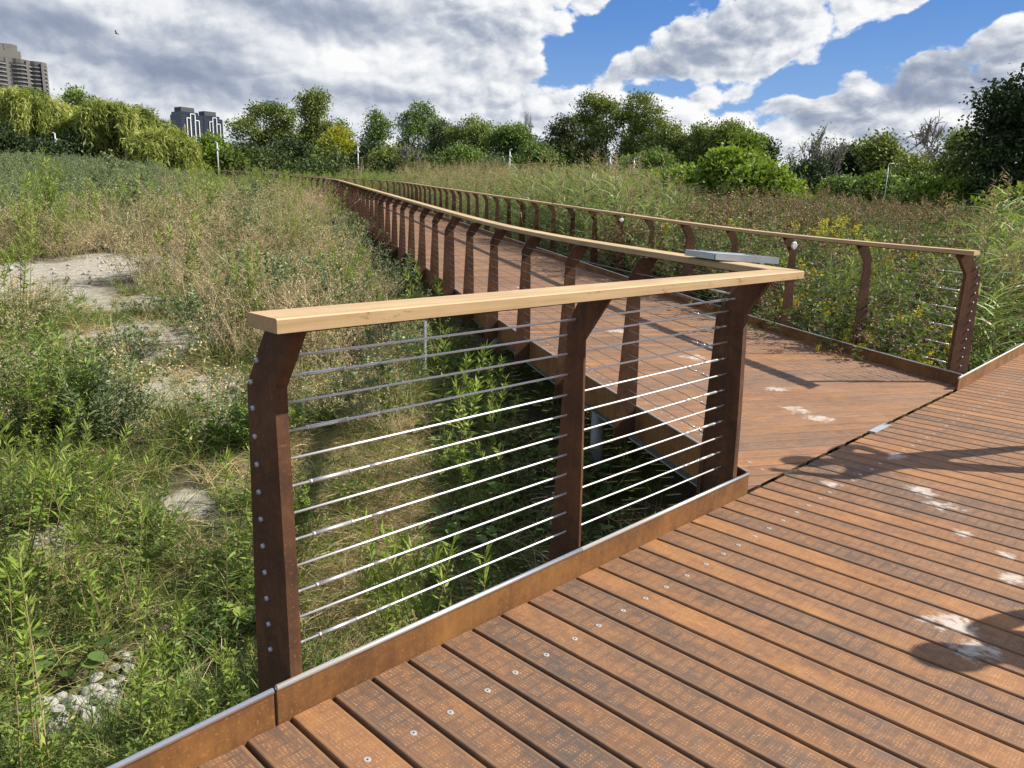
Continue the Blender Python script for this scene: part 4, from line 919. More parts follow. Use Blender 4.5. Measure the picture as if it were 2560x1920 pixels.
def limb(mb, p0, p1, r0, r1, rg, wob=.12, seg=5):
    t_ = np.linspace(0, 1, seg)[:, None]; L_ = np.linalg.norm(np.array(p1) - np.array(p0)); off = rg.normal(size=3) * wob * L_
    pts = np.array(p0) * (1 - t_) + np.array(p1) * t_ + off * np.sin(t_ * math.pi) * .6 + np.array([0, 0, 1.0]) * L_ * .10 * np.sin(t_ * math.pi)
    mb.tube(pts, np.linspace(r0, r1, seg), 6, 0, cap=False); return pts
def tree(px, D, top, hw, label, mat, name='tree', lobes=None, nclump=150, per=34, leaf=.30, spread=.62, trunk=.16, seed=0, skirt=.12, bark=None, cat='tree', group=None, base=None, crown_name='crown', trunks=1, gap=.0, depth=.8, squash=.36, lean=0.0):
    """broadleaf tree: px, top and hw are its place and size; lobes = list of (x, z, rx, rz) in units of half width / height"""
    nclump = int(nclump * 1.9); per = int(per * 1.9); leaf *= 1.0; spread *= .86
    rg = np.random.default_rng(seed + 1000); b = at(px, D) if base is None else base; H = height_for(px, D, top, b[2]); Wd = hw * D / FPX
    root = thing(name, label, cat, tuple(b), group, YAW - math.atan((px - 1280) / FPX) - math.pi / 2)
    if lobes is None:
        lobes = []; n = 9
        for k in range(n):
            a = k / n * 2 * math.pi + rg.uniform(-.3, .3); z = rg.uniform(.30, .80); rad = .62 * math.sqrt(max(.05, 1 - ((z - .5) / .55) ** 2)); lobes.append((math.cos(a) * rad, z, .42, .17, math.sin(a) * rad))
        lobes += [(rg.uniform(-.12, .12), .86, .40, .14, 0), (0, .55, .55, .3, 0)]
    if gap < .15 and name not in ('sumac_shrub',): lobes = list(lobes) + [(-.45, .16, .5, .16, .0), (.45, .16, .5, .16, .1), (0, .2, .5, .18, -.3)]
    tb = MB(); r0 = max(.07, trunk * H * .10)
    crot = np.array([lean * Wd, 0, H * .30]); bases = []
    for k in range(trunks):
        o = np.array([(k - (trunks - 1) / 2) * .35, rg.normal() * .15, -.2]) if trunks > 1 else np.array([0, 0, -.2])
        c_ = crot + np.array([(k - (trunks - 1) / 2) * Wd * .35, 0, rg.uniform(-.04, .06) * H]) if trunks > 1 else crot
        limb(tb, o, c_, r0 * (1.15 if trunks == 1 else .8), r0 * .72, rg, .04); bases.append(c_)
    Q = []; RR = []
    for li, lb in enumerate(lobes):
        x, z, rx, rz = lb[:4]; y = lb[4] if len(lb) > 4 else rg.uniform(-.5, .5)
        c_ = np.array([x * Wd, y * Wd * depth, z * H]); rad = np.array([rx * Wd, rx * Wd * depth, rz * H]); bs = bases[int(np.argmin([abs(q[0] - c_[0]) for q in bases]))]
        limb(tb, bs, c_ - [0, 0, rad[2] * .2], r0 * .5, r0 * .10, rg, .10)
        for q in range(3):
            v = unit(rg.normal(size=3) + [0, 0, .4]); limb(tb, c_ - [0, 0, rad[2] * .25], c_ + v * rad * .75, r0 * .12, r0 * .03, rg, .1, 4)
        nc = max(6, int(nclump * (rad[0] * rad[2]) / sum(l[2] * Wd * l[3] * H for l in lobes)))
        v = unit(rg.normal(size=(nc, 3))); v[:, 2] = np.where(v[:, 2] < -.55, -v[:, 2], v[:, 2]); rr_ = rg.uniform(.45, 1.05, nc) ** .6
        cc = c_ + v * rad * rr_[:, None]
        if gap: cc = cc[rg.uniform(size=nc) > gap]
        tone = np.clip(rg.normal(.42, .2, len(cc)), 0, 1)
        k = per; off = rg.normal(size=(len(cc), k, 3)) * spread * [1, 1, .62]; P_ = (cc[:, None] + off).reshape(-1, 3); dr = unit(rg.normal(size=P_.shape) + np.repeat(v[:len(cc)] if not gap else unit(cc - c_), k, 0) * .6 + [0, 0, -.15])
        Q.append(leafquads(P_, dr, leaf * rg.uniform(.6, 1.35, len(P_)), leaf * .62, rg, .15)); RR.append(np.clip(np.repeat(tone, k) + rg.normal(size=len(P_)) * .16, 0, 1))
    link('trunk', tb.mesh('trunk', [bark or M_BARK], True), root)
    Q = np.concatenate(Q); n = len(Q)
    link(crown_name, mesh_np('crown', Q.reshape(-1, 3), np.arange(n * 4).reshape(n, 4), [mat], None, [('rnd', 'FACE', 'FLOAT', np.concatenate(RR))]), root)
    return root
def willow(px, D, top, hw, label, seed, nst=1500, lobes=None):
    rg = np.random.default_rng(seed); b = at(px, D); H = height_for(px, D, top, b[2]); Wd = hw * D / FPX
    root = thing('willow_tree', label, 'tree', tuple(b), 'weeping willows on the left', YAW - math.atan((px - 1280) / FPX) - math.pi / 2)
    lobes = lobes or [(-.55, .60, .45, .24), (.0, .74, .5, .24), (.5, .62, .48, .24), (-.25, .82, .34, .15), (.28, .80, .34, .16), (-.8, .42, .25, .2), (.82, .42, .25, .2)]
    tb = MB(); r0 = .45; crot = np.array([0, 0, H * .28]); limb(tb, (0, 0, -.3), crot, r0, r0 * .75, rg, .04)
    Q = []; RR = []
    for (x, z, rx, rz) in lobes:
        y = rg.uniform(-.35, .35); c_ = np.array([x * Wd, y * Wd, z * H]); rad = np.array([rx * Wd, rx * Wd * .8, rz * H]); limb(tb, crot, c_, r0 * .5, .06, rg, .12)
        n = int(nst * 1.9 * rx * rz / sum(l[2] * l[3] for l in lobes)); nb = max(5, n // 24); v = unit(rg.normal(size=(nb, 3))); v[:, 2] = abs(v[:, 2]) * .95 + .02; v = unit(v)
        tip = c_ + v * rad * rg.uniform(.70, 1.06, nb)[:, None]; lnb = H * rg.uniform(.16, .46, nb) * (1.12 - .35 * v[:, 2]); tb_ = np.clip(rg.normal(.45, .22, nb), 0, 1)
        w_ = rg.integers(0, nb, n); st = tip[w_] + rg.normal(size=(n, 3)) * [.42, .42, .22]; tn = np.clip(tb_[w_] + rg.normal(size=n) * .10, 0, 1); ln = lnb[w_] * rg.uniform(.6, 1.15, n); k = 15; out = (v * [1, 1, 0])[w_] + rg.normal(size=(n, 3)) * [.18, .18, 0]
        f = np.linspace(0, 1, k)[None, :, None]; Pth = st[:, None] + out[:, None] * (f * (1 - .4 * f)) * .22 * ln[:, None, None] * 1.5 + np.array([0, 0, 1.0]) * (.10 * np.sin(f * 3.1) * (1 - f) - f ** 1.5) * ln[:, None, None]
        Pth = Pth + rg.normal(size=Pth.shape) * .06; ok = (Pth[..., 2] > .5)
        dr = np.concatenate([np.diff(Pth, axis=1), (Pth[:, -1:] - Pth[:, -2:-1])], 1); dr = unit(dr + rg.normal(size=dr.shape) * .22 * np.linalg.norm(dr, axis=-1, keepdims=True))
        for q in range(2):
            pp = (Pth + rg.normal(size=Pth.shape) * .06)[ok]; Q.append(leafquads(pp, dr[ok], .52 * rg.uniform(.7, 1.3, len(pp)), .075, rg)); RR.append(np.clip(np.repeat(tn, k).reshape(n, k)[ok] + rg.normal(size=len(pp)) * .10, 0, 1))
    link('trunk', tb.mesh('trunk', [M_BARK], True), root); Q = np.concatenate(Q); n = len(Q)
    link('crown', mesh_np('crown', Q.reshape(-1, 3), np.arange(n * 4).reshape(n, 4), [T_WILLOW], None, [('rnd', 'FACE', 'FLOAT', np.concatenate(RR))]), root)
    return root
def bare_tree(px, D, top, hw, label, seed, bark=None, leaves=None, nleaf=0, levels=4, upright=.6, name='bare_tree'):
    rg = np.random.default_rng(seed); b = at(px, D); H = height_for(px, D, top, b[2]); Wd = hw * D / FPX
    root = thing(name, label, 'tree', tuple(b), None, YAW - math.atan((px - 1280) / FPX) - math.pi / 2)
    tb = MB(); ends = []
    def grow(p0, d, ln, r_, lv):
        p1 = p0 + d * ln; pts = limb(tb, p0, p1, max(r_, .035), max(r_ * .55, .022), rg, .06, 4)
        if lv == 0: ends.append(p1); return
        for k in range(rg.integers(3, 5)):
            a = unit(d * 1.0 + rg.normal(size=3) * (.75 - .3 * upright) + np.array([0, 0, .35 * upright])); t_ = rg.uniform(.45, 1.0); grow(p0 + (p1 - p0) * t_, a, ln * rg.uniform(.55, .8), r_ * .5, lv - 1)
    nst = 3 if upright > .8 else 1
    for k in range(nst): grow(np.array([(k - 1) * .3 if nst > 1 else 0, 0, -.2]), unit(np.array([rg.normal() * .15 + ((k - 1) * .22 if nst > 1 else 0), rg.normal() * .1, 1.0])), H * .34, max(.08, H * .018), levels)
    V = np.concatenate(tb.V); zs = V[:, 2].max(); xs = np.percentile(abs(V[:, 0]), 98); f = np.array([Wd / xs, Wd / xs, H / zs]); tb.V = [v * f for v in tb.V]
    link('trunk', tb.mesh('trunk', [bark or M_GREYBARK], True), root)
    if nleaf:
        e = np.array(ends)[rg.integers(0, len(ends), nleaf)] * f + rg.normal(size=(nleaf, 3)) * .3; q = leafquads(e, rg.normal(size=e.shape), .26, .13, rg)
        link('crown', mesh_np('crown', q.reshape(-1, 3), np.arange(len(q) * 4).reshape(-1, 4), [leaves], None, [('rnd', 'FACE', 'FLOAT', rg.uniform(0, 1, len(q)))]), root)

willow(60, 84, 228, 150, 'broad weeping willow below the grey tower at the far left', 1, 1900)
willow(190, 88, 262, 60, 'narrow weeping willow in front of the feathery distant tree', 2, 800)
willow(325, 82, 266, 105, 'rounded weeping willow right of the gap, its strands reaching the weeds', 3, 1700)
willow(430, 78, 318, 58, 'small low weeping willow just left of the two dark towers', 4, 750, [(-.4, .6, .5, .3), (.2, .72, .5, .24), (.6, .5, .45, .3)])
tree(222, 150, 222, 48, 'feathery dark green tree rising behind the gap between the willows', T_MID, nclump=90, per=26, spread=.7, leaf=.42, seed=5, gap=.15)
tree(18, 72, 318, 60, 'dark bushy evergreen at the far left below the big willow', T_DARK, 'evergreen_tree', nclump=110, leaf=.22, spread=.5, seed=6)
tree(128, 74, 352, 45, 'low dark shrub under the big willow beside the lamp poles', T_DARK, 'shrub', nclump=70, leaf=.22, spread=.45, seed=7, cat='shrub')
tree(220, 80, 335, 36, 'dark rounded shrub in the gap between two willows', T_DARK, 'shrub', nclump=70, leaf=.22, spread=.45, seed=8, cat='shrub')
tree(548, 92, 345, 58, 'bright green maple in front of the two dark towers', T_BRIGHT, 'maple_tree', nclump=150, seed=9, leaf=.32)
tree(478, 96, 372, 40, 'dark green bush left of the bright maple', T_MID, 'shrub', nclump=80, seed=10, cat='shrub')
tree(672, 110, 252, 82, 'spreading open-branched cottonwood left of the tall one', T_OLIVE, 'cottonwood_tree', [(-.45, .62, .42, .12), (.0, .80, .45, .14), (.42, .84, .38, .12), (-.65, .40, .34, .09), (.25, .55, .42, .14), (.55, .68, .3, .13), (-.1, .5, .3, .12)], 150, 34, .32, .72, .22, 11, trunks=2, gap=.08)
tree(790, 114, 228, 52, 'tallest cottonwood of the left group, upright and dense', T_OLIVE, 'cottonwood_tree', [(-.2, .84, .45, .13), (.25, .88, .42, .11), (.0, .70, .62, .13), (.3, .56, .62, .13), (-.45, .52, .5, .12), (.1, .38, .7, .15)], 160, 34, .32, .7, .2, 12, gap=.05)
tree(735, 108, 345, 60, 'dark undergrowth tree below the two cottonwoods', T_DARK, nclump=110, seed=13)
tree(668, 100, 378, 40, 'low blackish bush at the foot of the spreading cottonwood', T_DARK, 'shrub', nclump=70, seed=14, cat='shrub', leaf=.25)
tree(845, 104, 320, 50, 'yellow-green maple behind the lamp pole', T_YELLOW, 'maple_tree', nclump=160, seed=15, leaf=.3)
tree(852, 122, 298, 28, 'dull green tree top peeping out above the yellow maple', T_MID, nclump=60, seed=16)
tree(945, 116, 276, 40, 'dark poplar with a jagged top right of the yellow maple', T_MID, 'poplar_tree', [(-.2, .86, .4, .12), (.2, .76, .6, .15), (-.2, .6, .7, .15), (.1, .42, .8, .16), (0, .22, .8, .14)], 120, seed=17, gap=.1)
tree(1040, 118, 258, 58, 'tall dark poplar with the highest jagged top in the middle', T_MID, 'poplar_tree', [(.15, .9, .4, .1), (-.3, .78, .5, .13), (.4, .74, .5, .14), (.0, .6, .8, .16), (-.4, .42, .6, .15), (.4, .4, .6, .16), (0, .2, .8, .14)], 170, seed=18, gap=.08)
tree(915, 98, 362, 55, 'rough dark spruce-like tree behind the far railing', T_DARK, 'evergreen_tree', nclump=110, seed=19)
tree(985, 96, 372, 60, 'dull olive thicket tree between the lamp poles', T_OLIVE, nclump=110, seed=20)
bare_tree(1020, 92, 338, 34, 'grey leafless shrub in front of the dark poplars', 21, levels=4, upright=.7)
tree(1098, 112, 290, 36, 'slender pale tree with visible stems right of the poplars', T_SILVER, 'ash_tree', [(-.2, .82, .5, .12), (.3, .7, .5, .13), (-.3, .58, .5, .13), (.2, .45, .5, .1)], 90, 30, seed=22, trunks=3, gap=.2)
tree(1168, 108, 292, 64, 'rounded olive tree with a leaning trunk in the middle', T_OLIVE, 'ash_tree', nclump=170, seed=23, gap=.05)
tree(1140, 92, 362, 55, 'mid green bush below the rounded olive tree', T_MID, 'shrub', nclump=100, seed=24, cat='shrub')
tree(1268, 104, 312, 66, 'green tree left of the dark bronze-topped maple', T_MID, nclump=170, seed=25)
tree(1320, 94, 358, 62, 'low rounded green tree behind the leaning lamp pole', T_MID, nclump=150, seed=26)
tree(1225, 88, 395, 46, 'pale fern-leaved shrub beside the lamp pole in the middle', T_SILVER, 'shrub', nclump=80, seed=27, cat='shrub', leaf=.24, spread=.4)
tree(1392, 100, 296, 68, 'dense dark maple with bronze tips in the middle', T_BRONZE, 'maple_tree', nclump=220, per=36, seed=28)
bare_tree(1303, 112, 272, 24, 'thin leafless treetop beside the bronze maple', 29, levels=4, upright=.9)
tree(1468, 104, 234, 66, 'tall light green tree, the left of the tall pair', T_OLIVE, 'cottonwood_tree', [(-.2, .88, .5, .1), (.3, .80, .5, .12), (-.4, .68, .5, .14), (.2, .60, .5, .13), (-.2, .42, .6, .13)], 170, 34, .3, .62, .2, 30, trunks=3, gap=.05)
tree(1562, 102, 240, 66, 'tall light green tree, the right of the tall pair', T_OLIVE, 'cottonwood_tree', [(.0, .9, .5, .1), (.4, .74, .5, .14), (-.3, .72, .5, .14), (.1, .55, .6, .14), (.5, .45, .5, .14), (-.3, .4, .4, .14)], 170, 34, .3, .62, .2, 31, trunks=2, gap=.05)
tree(1640, 98, 302, 60, 'rounded light green tree right of the tall pair', T_OLIVE, nclump=150, seed=32)
tree(1712, 96, 312, 50, 'soft green tree behind the tall bright sumac', T_OLIVE, nclump=130, seed=33)
tree(1782, 94, 304, 44, 'narrow olive tree above the bright sumac', T_OLIVE, nclump=120, seed=34)
tree(1825, 90, 330, 52, 'yellowish green tree above the right end of the sumac', T_BRIGHT, nclump=130, seed=35)
tree(1868, 100, 342, 32, 'small blackish tree at the right end of the middle wood', T_DARK, nclump=80, seed=36)
tree(1600, 84, 385, 80, 'low leafy thicket tree behind the two short lamp poles', T_MID, 'shrub', nclump=130, seed=37, cat='shrub')
tree(1990, 62, 402, 58, 'rounded dark bush under the leafless upright tree', T_DARK, 'shrub', nclump=130, seed=38, cat='shrub', leaf=.2, spread=.42)
bare_tree(2000, 68, 305, 52, 'leafless upright tree with many straight stems above the dark bush', 39, levels=4, upright=1.0, leaves=T_SILVER, nleaf=350)
bare_tree(1945, 80, 380, 26, 'small pale twiggy tree left of the leafless upright tree', 40, levels=4, upright=.6, leaves=T_SILVER, nleaf=250)
tree(2085, 74, 366, 48, 'dark green tree right of the leafless upright tree', T_DARK, nclump=110, seed=41)
tree(2150, 72, 342, 46, 'light green tree in front of the leafless tall tree', T_OLIVE, nclump=130, seed=42)
bare_tree(2262, 76, 270, 62, 'tall leafless grey tree against the sky on the right', 43, levels=5, upright=.5)
tree(2225, 66, 398, 55, 'olive bush at the foot of the tall leafless tree', T_OLIVE, 'shrub', nclump=110, seed=44, cat='shrub', leaf=.22)
tree(2368, 64, 322, 66, 'open light green tree left of the big dark tree', T_OLIVE, 'ash_tree', [(-.3, .84, .4, .1), (.2, .72, .4, .1), (-.5, .6, .4, .1), (.5, .52, .5, .12), (.0, .45, .6, .14), (.6, .36, .4, .1)], 130, 28, .24, .5, .14, 45, gap=.18)
tree(2455, 60, 392, 60, 'thin grey-leaved tree standing before the blue tower', T_SILVER, 'ash_tree', nclump=80, per=18, leaf=.18, spread=.5, seed=46, gap=.35)
tree(2610, 46, 122, 205, 'big dark tree filling the right edge', T_DARK, 'oak_tree', [(-.15, .90, .35, .09), (.2, .84, .5, .13), (-.45, .72, .38, .10), (-.62, .58, .32, .11), (.0, .66, .6, .16), (-.35, .47, .5, .13), (.4, .5, .6, .2), (-.2, .32, .5, .12), (.2, .3, .6, .14)], 420, 46, .22, .55, .16, 47)
SUM = [(1700, 42, 430, 74, 'bright green sumac shrub at the left of the sumac clump', 50), (1790, 40, 378, 70, 'tallest bright green sumac in the middle of the clump', 51), (1865, 38, 418, 66, 'bright green sumac shrub at the right end of the clump', 52), (1925, 44, 452, 42, 'small pale sumac shrub right of the sumac clump', 53), (1610, 46, 440, 60, 'low leafy shrub left of the sumac clump', 54)]
for px, D, top, hw, lb, sd_ in SUM: tree(px, D, top, hw, lb, T_BRIGHT, 'sumac_shrub', nclump=150, per=34, leaf=.26, spread=.34, seed=sd_, cat='shrub', trunk=.08, group='sumac shrubs in the middle distance')
HED = [(2075, 56, 448, 60, 'bright hedge shrub below the dark tree', 60, T_MID), (2165, 54, 436, 62, 'leafy hedge shrub in the middle of the right thicket', 61, T_MID), (2255, 52, 446, 62, 'darker hedge shrub below the tall leafless tree', 62, T_MID), (2325, 46, 458, 58, 'bright yellow-green shrub near the blue tower', 63, T_BRIGHT), (2520, 34, 480, 70, 'bright green shrub below the big dark tree', 64, T_BRIGHT)]
for px, D, top, hw, lb, sd_, mt in HED: tree(px, D, top, hw, lb, mt, 'shrub', nclump=150, per=32, leaf=.22, spread=.34, seed=sd_, cat='shrub', trunk=.08, group='shrubs below the right trees')

# ------------------------------------------------------------------ individual plants
def plant(name, label, px, D, me, scale=1.0, rz=0.0, group=None, cat='plant'):
    b = at(px, D); o = link(name, me, None, tuple(b)); o.scale = (scale,) * 3; o.rotation_euler = (0, 0, rz); return tag(o, label, cat, group)
def bush_mesh(seed, h, r, mat, n=900, leaf=.07, lw=.02, stemn=22):
    rg = np.random.default_rng(seed); pb = PB()
    for k in range(stemn):
        a = rg.uniform(0, 6.283); e = np.array([math.cos(a), math.sin(a), 0]) * r * math.sqrt(rg.uniform(0, 1)); top = e + [0, 0, h * rg.uniform(.55, 1.05) * (1 - .35 * (np.linalg.norm(e) / r) ** 2)]; b0 = e * .25; md_ = (b0 + top) / 2 + e * .15
        pb.add(stems([b0, md_], [md_, top], [.006, .004], [.004, .0015]), 1, rg.uniform())
        m_ = n // stemn; t_ = rg.uniform(.12, 1.03, m_); P_ = np.where((t_ < .5)[:, None], b0 + (md_ - b0) * (t_ * 2)[:, None], md_ + (top - md_) * (t_ * 2 - 1)[:, None]); th = rg.uniform(0, 6.283, m_)
        pb.add(leafquads(P_ + rg.normal(size=(m_, 3)) * .02, np.stack([np.cos(th), np.sin(th), rg.uniform(-.1, 1.1, m_)], 1), leaf * rg.uniform(.6, 1.3, m_), lw, rg, .3), 0, np.clip(rg.normal(.45, .22, m_), 0, 1))
    return pb.mesh('bush', [mat, MG_STEM])
plant('bush', 'tall dark leafy bush at the left edge above the ferny one', 60, 9.4, bush_mesh(1, 1.25, .75, MG_GRASS, 5200, .085, .022, 70))
plant('bush', 'upright leafy bush beside the tall dark one on the left', 230, 9.0, bush_mesh(2, 1.05, .6, MG_MUG, 3600, .07, .018, 55))
plant('bush', 'bright ferny bush low at the left edge', 25, 7.6, bush_mesh(3, .55, .42, MG_LUSH, 4200, .05, .012, 60))
plant('bush', 'leafy green bush above the white stones', 838, 16.2, bush_mesh(4, .95, .5, MG_LUSH, 1800, .11, .026, 30))
plant('bush', 'grey-green bush at the foot of the left railing posts', 985, 16.4, bush_mesh(5, 1.2, .55, MG_MUG, 1900, .08, .018, 34))
plant('bush', 'dark green bush against the far part of the left railing', 868, 26.0, bush_mesh(6, 1.5, .7, MG_MUG, 1800, .10, .026, 34))
plant('bush', 'small bush nearest the left railing behind the front railing', 1045, 13.8, bush_mesh(7, .75, .4, MG_MUG, 1300, .07, .018, 26))
plant('bush', 'bushy willowherb with bright lance-shaped leaves left of the front post', 600, 8.6, bush_mesh(8, .62, .42, MG_LUSH, 1500, .13, .022, 30))
plant('bush', 'yellow-green broom-like bush on the dry mound', 690, 21, bush_mesh(9, 1.2, .8, MG_GLEAF, 2600, .09, .010, 60))
plant('bush', 'second yellow-green bush lower on the dry mound', 560, 18, bush_mesh(10, .9, .6, MG_GLEAF, 1700, .08, .010, 45))
plant('bush', 'dark weedy bush among the pale bare patches', 300, 11.6, bush_mesh(11, .7, .45, MG_MUG, 1300, .07, .016, 30))
plant('bush', 'reddish-brown spindly bush at the left edge by the bare slope', 30, 14.5, bush_mesh(12, 1.0, .6, MG_DRY, 1300, .05, .014, 40))
plant('bush', 'leafy ragweed bush low beside the near kerb', 490, 5.75, bush_mesh(13, .34, .28, MG_LUSH, 1300, .06, .018, 30))
plant('bush', 'low green weed bush beside the bottom white stones', 330, 5.5, bush_mesh(14, .30, .26, MG_GRASS, 1100, .055, .016, 26))
plant('broadleaf_plant', 'large round-leaved plant above the white stones at bottom left', 45, 5.75, p_broad(np.random.default_rng(1), 16, .13, MG_LUSH, .5, .17), 1.0)
plant('broadleaf_plant', 'round-leaved burdock in the dry weeds left of the handrail end', 562, 13.2, p_broad(np.random.default_rng(2), 14, .24, MG_LUSH, .6, .24), 1.0)
plant('broadleaf_plant', 'pale broad-leaved dock in the grass left of the front post', 545, 5.9, p_broad(np.random.default_rng(3), 9, .12, MG_GLEAF, .8, .13), 1.0)
plant('broadleaf_plant', 'round-leaved plant in the deep shade behind the front railing', 1305, 8.2, p_broad(np.random.default_rng(4), 18, .14, MG_GRASS, .5, .26), 1.0)
for k, (px, D, s_, lb) in enumerate([(2008, 19.5, 1.75, 'tall goldenrod in flower above the right railing, leftmost of the group'), (2032, 20.2, 1.75, 'goldenrod with a flat yellow top right of the leftmost one'), (2078, 20.6, 1.7, 'goldenrod with scattered yellow tufts above the right railing'), (2150, 10.5, 1.15, 'goldenrod flowering low behind the cables of the right railing'), (2225, 10.0, 1.05, 'goldenrod with a bright yellow spray near the railing end'), (2262, 10.6, 1.1, 'goldenrod flowering behind the last cables of the right railing'), (2100, 10.2, 1.0, 'yellow-green goldenrod just beyond the second post'), (2125, 18.5, 1.7, 'goldenrod with few flowers behind the timber rail')]):
    plant('goldenrod', lb, px, D, p_goldenrod(np.random.default_rng(300 + k), 1.25, 5 if D > 15 else 8), s_, k * 1.3, 'goldenrods along the right railing')

# ------------------------------------------------------------------ stones
M_STONE = simple('white_limestone', (.36, .35, .325), .9, 0, .4, 14, .5)
def stone_mesh(seed):
    rg = np.random.default_rng(seed); n_, k = 7, 10; V = []
    ax = rg.uniform(.7, 1.3, 3); pl_ = [(unit(rg.normal(size=3)), rg.uniform(.6, .85)) for _ in range(7)]
    for i in range(n_):
        th = math.pi * (i + .5) / n_
        for j in range(k):
            a = 2 * math.pi * j / k; v = np.array([math.sin(th) * math.cos(a), math.sin(th) * math.sin(a), math.cos(th)])
            r_ = min([1.0] + [d / max(1e-3, v @ q) for q, d in pl_ if v @ q > 0]); V.append(v * r_ * ax * (1 + rg.normal() * .02))
    F = [(i * k + j, (i + 1) * k + j, (i + 1) * k + (j + 1) % k, i * k + (j + 1) % k) for i in range(n_ - 1) for j in range(k)] + [tuple(range(k)), tuple((n_ - 1) * k + j for j in range(k - 1, -1, -1))]
    return mesh_np('stone', np.array(V), F, [M_STONE])
SM = [stone_mesh(s_) for s_ in range(6)]
def stones(n, px0, px1, D0, D1, size, label, group, seed):
    rg = np.random.default_rng(seed)
    for k in range(n):
        px, D = rg.uniform(px0, px1), rg.uniform(D0, D1); b = at(px, D); s_ = size * rg.uniform(.5, 1.4); o = link('stone', SM[k % 6], None, (b[0], b[1], b[2] + s_ * .3)); o.scale = (s_, s_ * rg.uniform(.7, 1.2), s_ * rg.uniform(.5, .9)); o.rotation_euler = tuple(rg.uniform(-.5, .5, 2)) + (rg.uniform(0, 6.28),)
        tag(o, label, 'stone', group)
stones(70, 735, 905, 15.3, 16.5, .085, 'white broken stone in the small heap below the leafy bush', 'white stones in the heap on the left', 1)
stones(46, -60, 190, 5.15, 5.62, .062, 'white stone in the corner at the bottom left', 'white stones at the bottom left', 2)
stones(9, 120, 230, 5.6, 5.95, .05, 'white stone lying apart in the grass at the bottom left', 'single white stones in the grass', 3)
stones(26, 20, 320, 19.0, 22.5, .045, 'pale stone on the bare slope on the left', 'pale stones on the bare slope', 4)

# ------------------------------------------------------------------ lamp poles
M_POLE = simple('grey_painted_pole', (.50, .52, .54), .5, .2, .05)
def pole(px, D, top, label, arm=0, thin=1.0):
    b = at(px, D); H = height_for(px, D, top, b[2]); r_ = thing('lamp_post', label, 'lamp post', tuple(b), 'grey lamp posts along the edge of the wood')
    mb = MB(); f_ = D / 80.0 * thin; mb.tube([(0, 0, -.3), (0, 0, H * .6), (0, 0, H)], [.085 * f_, .07 * f_, .055 * f_], 8); link('pole', mb.mesh('pole', [M_POLE], True), r_)
    mb = MB(); d = CR * (1 if arm >= 0 else -1)
    mb.tube([(0, 0, H - .02), (d[0] * .12, d[1] * .12, H + .04), (d[0] * .24, d[1] * .24, H + .03)], [.05 * f_, .06 * f_, .04 * f_], 6); link('lamp_head', mb.mesh('lamp_head', [M_POLE]), r_)
    mb = MB(); mb.box((CR[0] * .10 * f_, CR[1] * .10 * f_, H * .86), (.13 * f_, .13 * f_, .15 * f_)); link('camera_box', mb.mesh('camera_box', [M_POLE]), r_)
for a in [(169, 74, 335, 'pale lamp post standing clear in front of the big willow', -1), (126, 78, 350, 'lamp post half hidden in the shrub left of the clear one', 1), (557, 88, 357, 'lamp post before the bright green maple', -1), (895, 92, 362, 'tall lamp post beside the yellow maple', 1), (1260, 82, 374, 'lamp post before the low rounded tree in the middle', 1), (1559, 78, 396, 'short lamp post behind the tan reeds left of the sumac', 1), (1502, 82, 393, 'lamp post with a drooping head left of the short one', -1), (2170, 52, 410, 'thin lamp post among the hedge shrubs on the right', 1, .55)]: pole(*a)

# ------------------------------------------------------------------ buildings
M_CONC = simple('grey_concrete', (.115, .108, .10), .9, 0, .12, .05)
M_CONC2 = simple('pale_concrete', (.20, .19, .175), .9, 0, .1, .05)
M_WIN = simple('dark_window', (.045, .05, .06), .25, 0, .2, .2)
M_NAVY = simple('dark_blue_glass', (.018, .026, .045), .22, 0, .3, .12)
M_NAVY2 = simple('dark_spandrel', (.05, .06, .085), .4, 0, .2, .12)
M_WHITEF = simple('white_frame', (.74, .75, .77), .6, 0, .05, .1)
M_ROOFD = simple('dark_roof_cladding', (.05, .052, .06), .7)
M_GLASSB = simple('pale_blue_glass', (.22, .32, .38), .3, .1, .2, .2)
M_BLUE = simple('hazy_blue_glass', (.20, .30, .44), .4, 0, .1, .1)
def place(name, label, px, D, cat='building', turn=0.0):
    b = at(px, D); return thing(name, label, cat, tuple(b), None, YAW - math.atan((px - 1280) / FPX) - math.pi / 2 + turn), b
